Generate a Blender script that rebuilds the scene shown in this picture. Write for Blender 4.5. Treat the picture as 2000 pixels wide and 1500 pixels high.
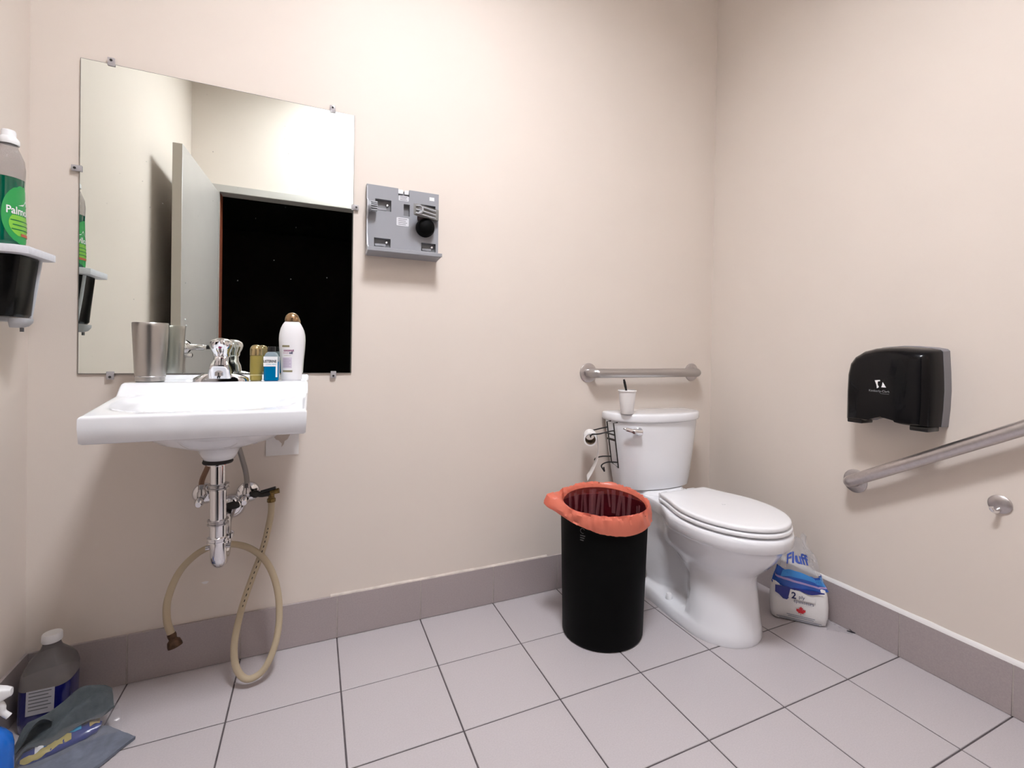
import bpy, bmesh, math, random
from mathutils import Vector, Matrix, noise
random.seed(7)
PI = math.pi
for o in list(bpy.data.objects):
    bpy.data.objects.remove(o, do_unlink=True)
SC = bpy.context.scene
COL = SC.collection

# ------------------------------------------------------------------ camera
cd = bpy.data.cameras.new('camera'); cam = bpy.data.objects.new('camera', cd); COL.objects.link(cam)
YAW, PITCH, ROLL = 0.437543, -0.007453, 0.016191
_F = Vector((math.sin(YAW)*math.cos(PITCH), math.cos(YAW)*math.cos(PITCH), math.sin(PITCH)))
_R = Vector((math.cos(YAW), -math.sin(YAW), 0)); _U = _R.cross(_F)
_R2 = _R*math.cos(ROLL)+_U*math.sin(ROLL); _U2 = -_R*math.sin(ROLL)+_U*math.cos(ROLL)
M = Matrix((_R2, _U2, -_F)).transposed().to_4x4(); M.translation = Vector((0.2078, -1.8175, 1.0214))
cam.matrix_world = M
cd.sensor_width = 36; cd.sensor_fit = 'HORIZONTAL'; cd.lens = 929.415/2000*36
cd.shift_x = -48.067/2000; cd.shift_y = -55.076/2000; cd.clip_start = 0.01
SC.camera = cam
# ------------------------------------------------------------------ world + exposure
w = bpy.data.worlds.new('world'); SC.world = w; w.use_nodes = True
w.node_tree.nodes['Background'].inputs[0].default_value = (0, 0, 0, 1)
w.node_tree.nodes['Background'].inputs[1].default_value = 0
SC.view_settings.view_transform = 'Standard'; SC.view_settings.look = 'None'
SC.view_settings.gamma = 1.0; SC.view_settings.use_curve_mapping = False
SC.view_settings.exposure = 0.48
LAMP_C = (0.56, -1.30); LAMP_SIZE = (0.42, 0.56); CEIL = 2.95; LAMP_POWER = 62.0; WELL = .13

# ------------------------------------------------------------------ materials
def s2l(c):
    return tuple(((x/12.92) if x <= 0.04045 else ((x+0.055)/1.055)**2.4) for x in c)
def hexc(h): return s2l(tuple(int(h[i:i+2], 16)/255 for i in (0, 2, 4)))
MATS = {}
def mat(name, col, rough=0.5, metal=0.0, trans=0.0, ior=1.45, coat=0.0, var=0.0, vscale=20, bump=0.0, bscale=200,
        spec=0.5, emit=None, estr=0, alpha=1.0, sub=0.0, bdist=0.002):
    if name in MATS: return MATS[name]
    m = bpy.data.materials.new(name); m.use_nodes = True; nt = m.node_tree; b = nt.nodes['Principled BSDF']
    c = hexc(col) if isinstance(col, str) else col
    b.inputs['Base Color'].default_value = (*c, 1); b.inputs['Roughness'].default_value = rough
    b.inputs['Metallic'].default_value = metal; b.inputs['IOR'].default_value = ior
    b.inputs['Transmission Weight'].default_value = trans; b.inputs['Coat Weight'].default_value = coat
    b.inputs['Specular IOR Level'].default_value = spec; b.inputs['Alpha'].default_value = alpha
    if sub: b.inputs['Subsurface Weight'].default_value = sub; b.inputs['Subsurface Radius'].default_value = (.01, .006, .004)
    if emit: b.inputs['Emission Color'].default_value = (*emit, 1); b.inputs['Emission Strength'].default_value = estr
    tc = nt.nodes.new('ShaderNodeTexCoord')
    if var:
        n = nt.nodes.new('ShaderNodeTexNoise'); n.inputs['Scale'].default_value = vscale; n.inputs['Detail'].default_value = 5
        nt.links.new(tc.outputs['Object'], n.inputs['Vector'])
        r = nt.nodes.new('ShaderNodeMapRange'); r.inputs[1].default_value = .3; r.inputs[2].default_value = .7
        r.inputs[3].default_value = 1-var; r.inputs[4].default_value = 1+var
        nt.links.new(n.outputs[0], r.inputs[0])
        mx = nt.nodes.new('ShaderNodeVectorMath'); mx.operation = 'SCALE'; mx.inputs[0].default_value = c
        nt.links.new(r.outputs[0], mx.inputs['Scale']); nt.links.new(mx.outputs[0], b.inputs['Base Color'])
    if bump:
        n = nt.nodes.new('ShaderNodeTexNoise'); n.inputs['Scale'].default_value = bscale; n.inputs['Detail'].default_value = 3
        nt.links.new(tc.outputs['Object'], n.inputs['Vector'])
        bp = nt.nodes.new('ShaderNodeBump'); bp.inputs['Strength'].default_value = bump; bp.inputs['Distance'].default_value = bdist
        nt.links.new(n.outputs[0], bp.inputs['Height']); nt.links.new(bp.outputs[0], b.inputs['Normal'])
    MATS[name] = m; return m
def brushed(name, col, rough, axis, amt=.12):
    m = mat(name, col, rough, metal=1.0); nt = m.node_tree; b = nt.nodes['Principled BSDF']
    tc = nt.nodes.new('ShaderNodeTexCoord'); mp = nt.nodes.new('ShaderNodeMapping'); mp.inputs['Scale'].default_value = axis
    n = nt.nodes.new('ShaderNodeTexNoise'); n.inputs['Scale'].default_value = 8; n.inputs['Detail'].default_value = 4
    r = nt.nodes.new('ShaderNodeMapRange'); r.inputs[3].default_value = rough-amt; r.inputs[4].default_value = rough+amt
    nt.links.new(tc.outputs['Object'], mp.inputs[0]); nt.links.new(mp.outputs[0], n.inputs['Vector'])
    nt.links.new(n.outputs[0], r.inputs[0]); nt.links.new(r.outputs[0], b.inputs['Roughness']); return m

WALL = mat('wall_paint', (.745, .668, .600), .55, var=.012, vscale=3, bump=.25, bscale=420, bdist=.0006, spec=.35)
CEILM = mat('ceiling_white', (.86, .85, .84), .9)
TILE = mat('floor_tile', (.50, .462, .475), .42, var=.05, vscale=260, bump=.06, bscale=500, bdist=.0005)
TILE2 = mat('base_tile', (.39, .338, .335), .4, var=.06, vscale=240, bump=.05, bscale=500, bdist=.0005)
GROUT = mat('dark_grout', (.10, .085, .09), .95, var=.25, vscale=30)
GROUT2 = mat('light_grout', (.47, .42, .39), .9, var=.1, vscale=60)
CAULK = mat('white_caulk', (.83, .81, .80), .5)
CAULK2 = mat('aged_caulk', (.62, .555, .50), .6, var=.15, vscale=25)
PORC = mat('porcelain', (.865, .875, .91), .09, coat=.6, spec=.6)
SEAT = mat('seat_plastic', (.88, .885, .91), .16, coat=.3)
CHROME = mat('chrome', (.80, .80, .82), .09, metal=1.0)
CHROME_D = mat('dull_chrome', (.55, .54, .55), .22, metal=1.0, var=.15, vscale=60)
STEEL = brushed('brushed_steel', (.50, .485, .48), .36, (1, 60, 60))
STEELV = mat('tumbler_steel', (.50, .48, .46), .30, metal=1.0)
NICKEL = mat('satin_nickel', (.56, .53, .53), .34, metal=1.0, var=.06, vscale=90)
BLACKP = mat('black_plastic', (.006, .006, .007), .28, coat=.2)
BLACKG = mat('black_gloss', (.002, .002, .003), .20, coat=.12, spec=.2)
BLACKM = mat('black_matte_plastic', (.0012, .0012, .0012), .6, spec=.10)
BLACKW = mat('black_wire', (.012, .011, .011), .35)
RUBBER = mat('dark_rubber', (.02, .018, .017), .7)
GREYP = mat('grey_plastic', (.30, .305, .33), .42)
GREYL = mat('light_grey_plastic', (.50, .51, .54), .4)
GREYD = mat('dark_grey_plastic', (.13, .13, .135), .45)
WHITEP = mat('white_plastic', (.82, .82, .83), .35)
PAPER = mat('white_paper', (.82, .80, .79), .85)
BRASS = mat('tarnished_brass', (.20, .135, .05), .42, metal=.85, var=.35, vscale=120)
INK = mat('black_ink', (.01, .01, .015), .6)
INKN = mat('navy_ink', (.015, .02, .10), .6)

# ------------------------------------------------------------------ geometry helpers
ORG = {}
def link(name, bm, m, parent=None, base=None, sharp=38, kind=None):
    bmesh.ops.recalc_face_normals(bm, faces=bm.faces)
    for f in bm.faces: f.smooth = True
    lim = math.radians(sharp)
    for e in bm.edges:
        if len(e.link_faces) == 2 and e.calc_face_angle(0) > lim: e.smooth = False
    me = bpy.data.meshes.new(name); o = bpy.data.objects.new(name, me)
    if parent is not None: org = ORG[parent.name]
    else: org = Vector(base) if base is not None else Vector((0, 0, 0))
    bmesh.ops.translate(bm, vec=-org, verts=bm.verts)
    bm.to_mesh(me); bm.free(); COL.objects.link(o)
    if parent is not None: o.parent = parent
    else: o.location = org
    ORG[o.name] = org
    for x in (m if isinstance(m, (list, tuple)) else [m]): me.materials.append(x)
    if kind: o['kind'] = kind
    return o
def thing(name, label, cat, loc, group=None):
    o = bpy.data.objects.new(name, None); COL.objects.link(o); o.location = loc; o.empty_display_size = .03
    o['label'] = label; o['category'] = cat
    if group: o['group'] = group
    ORG[o.name] = Vector(loc); return o
def tag(o, label, cat, group=None):
    o['label'] = label; o['category'] = cat
    if group: o['group'] = group
    return o
def NB(): return bmesh.new()
def box(bm, a, b, bev=0, seg=2):
    a = Vector(a); b = Vector(b)
    vs = [bm.verts.new((x, y, z)) for x in (a.x, b.x) for y in (a.y, b.y) for z in (a.z, b.z)]
    fs = [(0, 1, 3, 2), (4, 6, 7, 5), (0, 4, 5, 1), (2, 3, 7, 6), (0, 2, 6, 4), (1, 5, 7, 3)]
    F = [bm.faces.new([vs[i] for i in f]) for f in fs]
    if bev:
        es = list({e for f in F for e in f.edges})
        bmesh.ops.bevel(bm, geom=es, offset=bev, segments=seg, profile=.5, affect='EDGES')
    return vs
def loft(bm, rings, closed=True, cap0=True, cap1=True, cyc=False):
    R = [[bm.verts.new(p) for p in r] for r in rings]; n = len(R[0])
    for a, b in zip(R, R[1:] + ([R[0]] if cyc else [])):
        for i in range(n if closed else n-1):
            j = (i+1) % n
            try: bm.faces.new((a[i], a[j], b[j], b[i]))
            except ValueError: pass
    if closed and not cyc:
        if cap0: bm.faces.new(R[0])
        if cap1: bm.faces.new(R[-1])
    return R
def frame(d):
    d = d.normalized(); u = Vector((0, 0, 1)) if abs(d.z) < .9 else Vector((1, 0, 0))
    a = u.cross(d).normalized(); return a, d.cross(a).normalized()
def smooth_path(P, n=8):
    P = [Vector(p) for p in P]; out = []
    for i in range(len(P)-1):
        p0 = P[max(i-1, 0)]; p1 = P[i]; p2 = P[i+1]; p3 = P[min(i+2, len(P)-1)]
        for k in range(n):
            t = k/n
            out.append(.5*((2*p1)+(p2-p0)*t+(2*p0-5*p1+4*p2-p3)*t*t+(3*p1-p0-3*p2+p3)*t**3))
    out.append(P[-1]); return out
def tube(bm, P, r, n=12, caps=True, sm=0, cyc=False):
    P = smooth_path(P, sm) if sm else [Vector(p) for p in P]
    rr = r if isinstance(r, (list, tuple)) else [r]*len(P)
    if len(rr) != len(P): rr = [rr[min(len(rr)-1, int(i*(len(rr)-1)/(len(P)-1)+.5))] for i in range(len(P))]
    rings = []; a = None
    for i, p in enumerate(P):
        if cyc: d = P[(i+1) % len(P)]-P[i-1]
        else: d = P[min(i+1, len(P)-1)]-P[max(i-1, 0)]
        if a is None: a, b = frame(d)
        else:
            d.normalize(); a = (a-d*a.dot(d)).normalized(); b = d.cross(a).normalized()
        rings.append([p+(a*math.cos(2*PI*k/n)+b*math.sin(2*PI*k/n))*rr[i] for k in range(n)])
    loft(bm, rings, cap0=caps, cap1=caps, cyc=cyc)
def lathe(bm, c, prof, n=32, axis=(0, 0, 1), cap=True, sx=1, sy=1):
    """prof: list of (radius, height along axis); closed at ends"""
    c = Vector(c); ax = Vector(axis).normalized()
    if abs(ax.z) > .999: a, b = Vector((1, 0, 0)), Vector((0, 1, 0))
    else: a, b = frame(ax)
    rings = [[c+ax*h+(a*sx*math.cos(2*PI*k/n)+b*sy*math.sin(2*PI*k/n))*max(r, 1e-5) for k in range(n)] for r, h in prof]
    loft(bm, rings, cap0=cap, cap1=cap)
def cyl(bm, p, q, r, n=20, r2=None): 
    p = Vector(p); q = Vector(q); lathe(bm, p, [(r, 0), (r if r2 is None else r2, (q-p).length)], n, q-p)
def prism(bm, poly, axis, a, b, bev=0, seg=2):
    """poly 2D in the plane normal to axis ('x': (y,z), 'y': (x,z), 'z': (x,y)), extruded a..b"""
    def P(u, v, t): return {'x': (t, u, v), 'y': (u, t, v), 'z': (u, v, t)}[axis]
    R = loft(bm, [[P(u, v, a) for u, v in poly], [P(u, v, b) for u, v in poly]])
    if bev:
        es = [e for e in bm.edges if all(v in R[0] for v in e.verts) or all(v in R[1] for v in e.verts)]
        bmesh.ops.bevel(bm, geom=es, offset=bev, segments=seg, profile=.5, affect='EDGES')
def rrect(x0, x1, y0, y1, r, n=5):
    out = []
    for cx, cy, a0 in ((x1-r, y1-r, 0), (x0+r, y1-r, PI/2), (x0+r, y0+r, PI), (x1-r, y0+r, 1.5*PI)):
        for k in range(n+1):
            a = a0+PI/2*k/n; out.append((cx+r*math.cos(a), cy+r*math.sin(a)))
    return out
def text(name, s, size, fn, m, parent, align='CENTER', label=None, bold=0.0, squash=1.0):
    """flat lettering mapped onto a surface by fn(u,v)->world point"""
    cu = bpy.data.curves.new('tmp', 'FONT'); cu.body = s; cu.size = size; cu.align_x = align; cu.offset = bold; cu.resolution_u = 3
    t = bpy.data.objects.new('tmp', cu); COL.objects.link(t)
    dg = bpy.context.evaluated_depsgraph_get(); me = bpy.data.meshes.new_from_object(t.evaluated_get(dg))
    bm = NB(); bm.from_mesh(me); bpy.data.objects.remove(t); bpy.data.curves.remove(cu); bpy.data.meshes.remove(me)
    for v in bm.verts: v.co = fn(v.co.x*squash, v.co.y)
    o = link(name, bm, m, parent)
    if label: o['label'] = label
    return o
def patch(bm, fn, u0, u1, v0, v1, nu=8, nv=2):
    """grid patch on a surface"""
    G = [[bm.verts.new(fn(u0+(u1-u0)*i/nu, v0+(v1-v0)*j/nv)) for i in range(nu+1)] for j in range(nv+1)]
    for j in range(nv):
        for i in range(nu): bm.faces.new((G[j][i], G[j][i+1], G[j+1][i+1], G[j+1][i]))
def poly(bm, pts): bm.faces.new([bm.verts.new(p) for p in pts])
def sheet(bm, G, th=0.0):
    """grid of points -> surface with thickness (both sides, sealed edge)"""
    nv = len(G); nu = len(G[0])
    V = [[bm.verts.new(p) for p in r] for r in G]; F = []
    for j in range(nv-1):
        for i in range(nu-1): F.append(bm.faces.new((V[j][i], V[j][i+1], V[j+1][i+1], V[j+1][i])))
    if th: 
        bm.normal_update(); bmesh.ops.solidify(bm, geom=F, thickness=th)

XL, XW, YR = -0.5212, 2.0396, -1.915
TP = 0.29241; BT = 0.0086; HB = 0.1494
exec_later = []
# ================================================================== STRUCTURE
def struct(name, bm, m, base=None): return link(name, bm, m, None, base, kind='structure')
OX0, OX1, OZ = -0.365, 0.455, 2.041          # door opening
bm = NB(); box(bm, (XL, YR, -.06), (XW, 0, -.0022)); floor = struct('floor', bm, GROUT)
xs = [XL+.001]+[i*TP for i in range(-1, 7)]+[XW-.001]
ys = [-.001, -BT-.2879]
while ys[-1]-TP > YR: ys.append(ys[-1]-TP)
ys.append(YR+.001)
G2 = .0021
shared = {}
for i in range(len(xs)-1):
    for j in range(len(ys)-1):
        w_, d_ = round(xs[i+1]-xs[i]-2*G2, 4), round(ys[j]-ys[j+1]-2*G2, 4)
        if d_ < .01: continue
        if (w_, d_) not in shared:
            bm = NB(); box(bm, (0, 0, -.008), (w_, d_, 0))
            es = [e for e in bm.edges if all(v.co.z > -.001 for v in e.verts)]
            bmesh.ops.bevel(bm, geom=es, offset=.0012, segments=1, affect='EDGES')
            for f in bm.faces: f.smooth = False
            me = bpy.data.meshes.new('tile'); bm.to_mesh(me); bm.free(); me.materials.append(TILE); shared[(w_, d_)] = me
        o = bpy.data.objects.new('tile', shared[(w_, d_)]); COL.objects.link(o); o.parent = floor
        o.location = (xs[i]+G2, ys[j+1]+G2, random.uniform(-.0003, .0003))
WT = .11
bm = NB(); box(bm, (XL-WT, 0, -.06), (XW+WT, WT, CEIL+.05)); wall_back = struct('wall_back', bm, WALL)
bm = NB(); box(bm, (XL-WT, YR-WT, -.06), (XL, 0, CEIL+.05)); struct('wall_left', bm, WALL)
bm = NB(); box(bm, (XW, YR-WT, -.06), (XW+WT, 0, CEIL+.05)); struct('wall_right', bm, WALL)
bm = NB(); box(bm, (XL, YR-WT, -.06), (OX0-.02, YR, CEIL+.05)); box(bm, (OX1+.02, YR-WT, -.06), (XW, YR, CEIL+.05))
box(bm, (OX0-.02, YR-WT, OZ+.02), (OX1+.02, YR, CEIL+.05)); struct('wall_rear', bm, WALL)
lx0, lx1 = LAMP_C[0]-LAMP_SIZE[0]/2-.02, LAMP_C[0]+LAMP_SIZE[0]/2+.02
ly0, ly1 = LAMP_C[1]-LAMP_SIZE[1]/2-.02, LAMP_C[1]+LAMP_SIZE[1]/2+.02
bm = NB()
box(bm, (XL, YR, CEIL), (lx0, 0, CEIL+.05)); box(bm, (lx1, YR, CEIL), (XW, 0, CEIL+.05))
box(bm, (lx0, YR, CEIL), (lx1, ly0, CEIL+.05)); box(bm, (lx0, ly1, CEIL), (lx1, 0, CEIL+.05)); struct('ceiling', bm, CEILM)
# door frame (steel, grey paint)
FRAME = mat('frame_paint', (.47, .445, .415), .45)
bm = NB()
prism(bm, [(OX0-.045, 0), (OX0, 0), (OX0, OZ), (OX1, OZ), (OX1, 0), (OX1+.045, 0), (OX1+.045, OZ+.045), (OX0-.045, OZ+.045)], 'y', YR, YR+.012, .002)
box(bm, (OX0-.018, YR-WT, 0), (OX0, YR+.001, OZ)); box(bm, (OX1, YR-WT, 0), (OX1+.018, YR+.001, OZ)); box(bm, (OX0-.018, YR-WT, OZ), (OX1+.018, YR+.001, OZ+.018))
struct('trim_1', bm, FRAME)
# corridor outside the door: unlit
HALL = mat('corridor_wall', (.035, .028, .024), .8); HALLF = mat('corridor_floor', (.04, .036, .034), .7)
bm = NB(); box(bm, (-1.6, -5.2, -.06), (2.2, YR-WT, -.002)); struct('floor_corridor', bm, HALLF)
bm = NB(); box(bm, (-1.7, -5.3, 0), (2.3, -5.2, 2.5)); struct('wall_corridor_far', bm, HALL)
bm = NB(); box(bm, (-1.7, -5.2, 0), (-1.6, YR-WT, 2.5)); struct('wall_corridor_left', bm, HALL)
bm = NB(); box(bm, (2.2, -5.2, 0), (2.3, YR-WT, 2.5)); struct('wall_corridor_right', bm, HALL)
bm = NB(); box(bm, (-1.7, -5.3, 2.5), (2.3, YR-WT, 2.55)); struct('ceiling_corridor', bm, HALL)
WOODR = mat('red_brown_wood', (.22, .055, .025), .5, var=.2, vscale=40)
bm = NB(); box(bm, (OX0, YR-WT+.006, .955), (OX0+.003, YR-.02, OZ-.004)); link('hinge_strip', bm, WOODR, bpy.data.objects['trim_1'])

# tiled skirting: backing + one object per tile + bead along the top
def skirting(name, side, cuts, u0, u1, bead, m_bead, bh):
    bm = NB()
    def P(u, t, z): return {'back': (u, -t, z), 'right': (XW-t, u, z), 'left': (XL+t, u, z)}[side]
    box(bm, P(u0, 0, .0005), P(u1, BT-.002, HB-.001)); root = struct(name, bm, GROUT2)
    c = [u0]+sorted(k for k in cuts if u0 < k < u1)+[u1]
    for a, b in zip(c, c[1:]):
        if b-a < .006: continue
        bm = NB(); box(bm, P(a+.0016, 0.0005, .001), P(b-.0016, BT, HB), .0008, 1)
        for f in bm.faces: f.smooth = False
        link('base_tile', bm, TILE2, root)
    if bead:
        for a, b in bead:
            bm = NB(); n = max(2, int((b-a)/.03)); rings = []
            for k in range(n+1):
                u = a+(b-a)*k/n; q = 1+.25*noise.noise(Vector((u*9, 1, 2)))
                rings.append([P(u, 0, HB-.001), P(u, BT-.0004, HB-.001), P(u, BT-.0015, HB+bh*.55*q), P(u, .002, HB+bh*q), P(u, 0, HB+bh*q)])
            loft(bm, rings); link('caulk_bead', bm, m_bead, root)
    return root
skirting('baseboard_back', 'back', [i*TP for i in range(-1, 7)], XL+BT, XW-BT, [(.27, 1.12)], CAULK2, .006)
skirting('baseboard_right', 'right', ys[1:-1], YR, -.0005, [(YR, -.25)], CAULK, .014)
skirting('baseboard_left', 'left', ys[1:-1], YR, -.0005, None, None, 0)
# paint chip and scuffs on the back wall
bm = NB(); poly(bm, [(-.099+.009*math.cos(a)*(1+.25*math.sin(3*a)), -.0006, .268+.0045*math.sin(a)) for a in [k*PI/8 for k in range(16)]])
link('paint_chip', bm, CAULK, wall_back)

# ------------------------------------------------------------------ door leaf, standing open against the left wall
LEAF = mat('door_paint', (.47, .44, .415), .4, var=.02, vscale=6); LEAFE = mat('door_edge_paint', (.53, .485, .43), .5)
hx, hy, ex, ey = OX0-.002, YR+.02, -.397, -1.105
dv = Vector((ex-hx, ey-hy, 0)); dl = dv.length; dv.normalize(); dn = Vector((dv.y, -dv.x, 0))   # dn points to +x
def DP(s, t, z): p = Vector((hx, hy, 0))+dv*s+dn*t; return Vector((p.x, p.y, z))
bm = NB(); loft(bm, [[DP(0, 0, z), DP(dl, 0, z), DP(dl, -.042, z), DP(0, -.042, z)] for z in (.012, 2.033)])
bmesh.ops.bevel(bm, geom=list(bm.edges), offset=.0015, segments=1, affect='EDGES')
door = struct('door_1', bm, [LEAF, LEAFE], (hx, hy, 0))
for p in door.data.polygons:
    if p.normal.dot(dv) > .9: p.material_index = 1
bm = NB(); c = DP(dl-.07, 0, 1.02); lathe(bm, c, [(.036, 0), (.036, .008), (.030, .016), (.024, .022), (.018, .026), (.017, .05), (.015, .082), (.0125, .085), (.0125, .095)], 24, dn); 
lathe(bm, DP(dl-.07, 0, .978), [(.013, 0), (.013, .030), (.008, .034)], 16, dn)
h = link('door_handle', bm, CHROME, door)
bm = NB(); lathe(bm, c+dn*.095, [(.0105, 0), (.0105, .018)], 16, dn); link('knob_tip', bm, BLACKP, h)
for q, z in ((.07, 1.16), (.09, 1.13)):
    bm = NB(); lathe(bm, DP(dl-q, 0, z), [(.005, 0), (.005, .003), (.002, .004)], 12, dn); link('screw_head', bm, WHITEP, door)
bm = NB(); box(bm, DP(dl-.0005, -.010, .955), DP(dl+.0015, -.032, 1.085)); link('latch_plate', bm, CHROME_D, door)

# ------------------------------------------------------------------ ceiling lamp
EM = mat('lamp_diffuser', (.9, .9, .9), .4, emit=(.965, .985, 1.045), estr=LAMP_POWER)
lt = thing('ceiling_light', 'recessed fluorescent ceiling light with flat white diffuser', 'light', (LAMP_C[0], LAMP_C[1], CEIL))
bm = NB()
for a, b in (((lx0, ly0), (lx0+.019, ly1)), ((lx1-.019, ly0), (lx1, ly1)), ((lx0+.019, ly0), (lx1-.019, ly0+.019)), ((lx0+.019, ly1-.019), (lx1-.019, ly1))):
    box(bm, (*a, CEIL-.0002), (*b, CEIL+WELL+.03))
box(bm, (lx0, ly0, CEIL+WELL+.03), (lx1, ly1, CEIL+WELL+.04)); link('housing', bm, mat('well_paint', (.55, .55, .55), .6), lt)
bm = NB()
for a, b in (((lx0-.012, ly0-.012), (lx0+.02, ly1+.012)), ((lx1-.02, ly0-.012), (lx1+.012, ly1+.012)), ((lx0+.02, ly0-.012), (lx1-.02, ly0+.02)), ((lx0+.02, ly1-.02), (lx1-.02, ly1+.012))):
    box(bm, (*a, CEIL-.003), (*b, CEIL-.0003))
link('frame', bm, WHITEP, lt)
bm = NB(); box(bm, (lx0+.02, ly0+.02, CEIL+WELL), (lx1-.02, ly1-.02, CEIL+WELL+.006)); link('diffuser', bm, EM, lt)

# ================================================================== MIRROR
def mirror_mat():
    m = bpy.data.materials.new('mirror_glass'); m.use_nodes = True; nt = m.node_tree; b = nt.nodes['Principled BSDF']
    b.inputs['Base Color'].default_value = (.85, .905, .865, 1); b.inputs['Metallic'].default_value = 1; b.inputs['Roughness'].default_value = .004
    tc = nt.nodes.new('ShaderNodeTexCoord'); v = nt.nodes.new('ShaderNodeTexVoronoi'); v.inputs['Scale'].default_value = 34
    nt.links.new(tc.outputs['Object'], v.inputs['Vector'])
    n2 = nt.nodes.new('ShaderNodeTexNoise'); n2.inputs['Scale'].default_value = 7; n2.inputs['Detail'].default_value = 2; nt.links.new(tc.outputs['Object'], n2.inputs['Vector'])
    r = nt.nodes.new('ShaderNodeMapRange'); r.inputs[1].default_value = .075; r.inputs[2].default_value = .04; nt.links.new(v.outputs['Distance'], r.inputs[0])
    r2 = nt.nodes.new('ShaderNodeMapRange'); r2.inputs[1].default_value = .46; r2.inputs[2].default_value = .56; nt.links.new(n2.outputs[0], r2.inputs[0])
    mu = nt.nodes.new('ShaderNodeMath'); mu.operation = 'MULTIPLY'; nt.links.new(r.outputs[0], mu.inputs[0]); nt.links.new(r2.outputs[0], mu.inputs[1])
    m2 = nt.nodes.new('ShaderNodeMath'); m2.operation = 'MULTIPLY'; m2.inputs[1].default_value = .30; nt.links.new(mu.outputs[0], m2.inputs[0])
    d = nt.nodes.new('ShaderNodeBsdfDiffuse'); d.inputs[0].default_value = (.7, .7, .68, 1)
    mx = nt.nodes.new('ShaderNodeMixShader'); nt.links.new(m2.outputs[0], mx.inputs[0]); nt.links.new(b.outputs[0], mx.inputs[1]); nt.links.new(d.outputs[0], mx.inputs[2])
    nt.links.new(mx.outputs[0], nt.nodes['Material Output'].inputs[0]); return m
MX0, MX1, MZ0, MZ1 = -.4123, .3288, .9369, 1.8503
EDGE = mat('mirror_edge', (.10, .105, .10), .3, spec=.6); CLEAR = mat('clear_plastic_clip', (.75, .72, .74), .15, trans=.55, ior=1.3)
mi = thing('wall_mirror', 'large frameless rectangular mirror clipped to the wall above the sink', 'mirror', (-.04, -.004, MZ0))
bm = NB(); box(bm, (MX0, -.0005, MZ0), (MX1, -.0062, MZ1), .0008, 1); link('edge', bm, EDGE, mi)
bm = NB(); poly(bm, [(MX0+.0015, -.0065, MZ0+.0015), (MX1-.0015, -.0065, MZ0+.0015), (MX1-.0015, -.0065, MZ1-.0015), (MX0+.0015, -.0065, MZ1-.0015)])
link('mirror_pane', bm, mirror_mat(), mi)
for x, z, dx, dz in ((-.342, MZ1, 0, 1), (.257, MZ1, 0, 1), (MX1, 1.525, 1, 0), (MX0, 1.53, -1, 0), (-.338, MZ0, 0, -1), (.27, MZ0, 0, -1)):
    bm = NB(); s = .009; cx, cz = x+dx*.005, z+dz*.005
    box(bm, (cx-s-.003*abs(dx), -.0066, cz-s-.003*abs(dz)), (cx+s+.003*abs(dx), -.0105, cz+s+.003*abs(dz)), .0015, 2)
    box(bm, (x+dx*.0012-.006*abs(dz), -.0004, z+dz*.0012-.006*abs(dx)), (x+dx*.014+.006*abs(dz), -.008, z+dz*.014+.006*abs(dx)))
    k = link('mirror_clip', bm, CLEAR, mi)
    bm = NB(); lathe(bm, (x+dx*.009, -.0104, z+dz*.009), [(.0035, 0), (.0035, .001), (.001, .0016)], 12, (0, -1, 0)); link('screw', bm, RUBBER, k)

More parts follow.
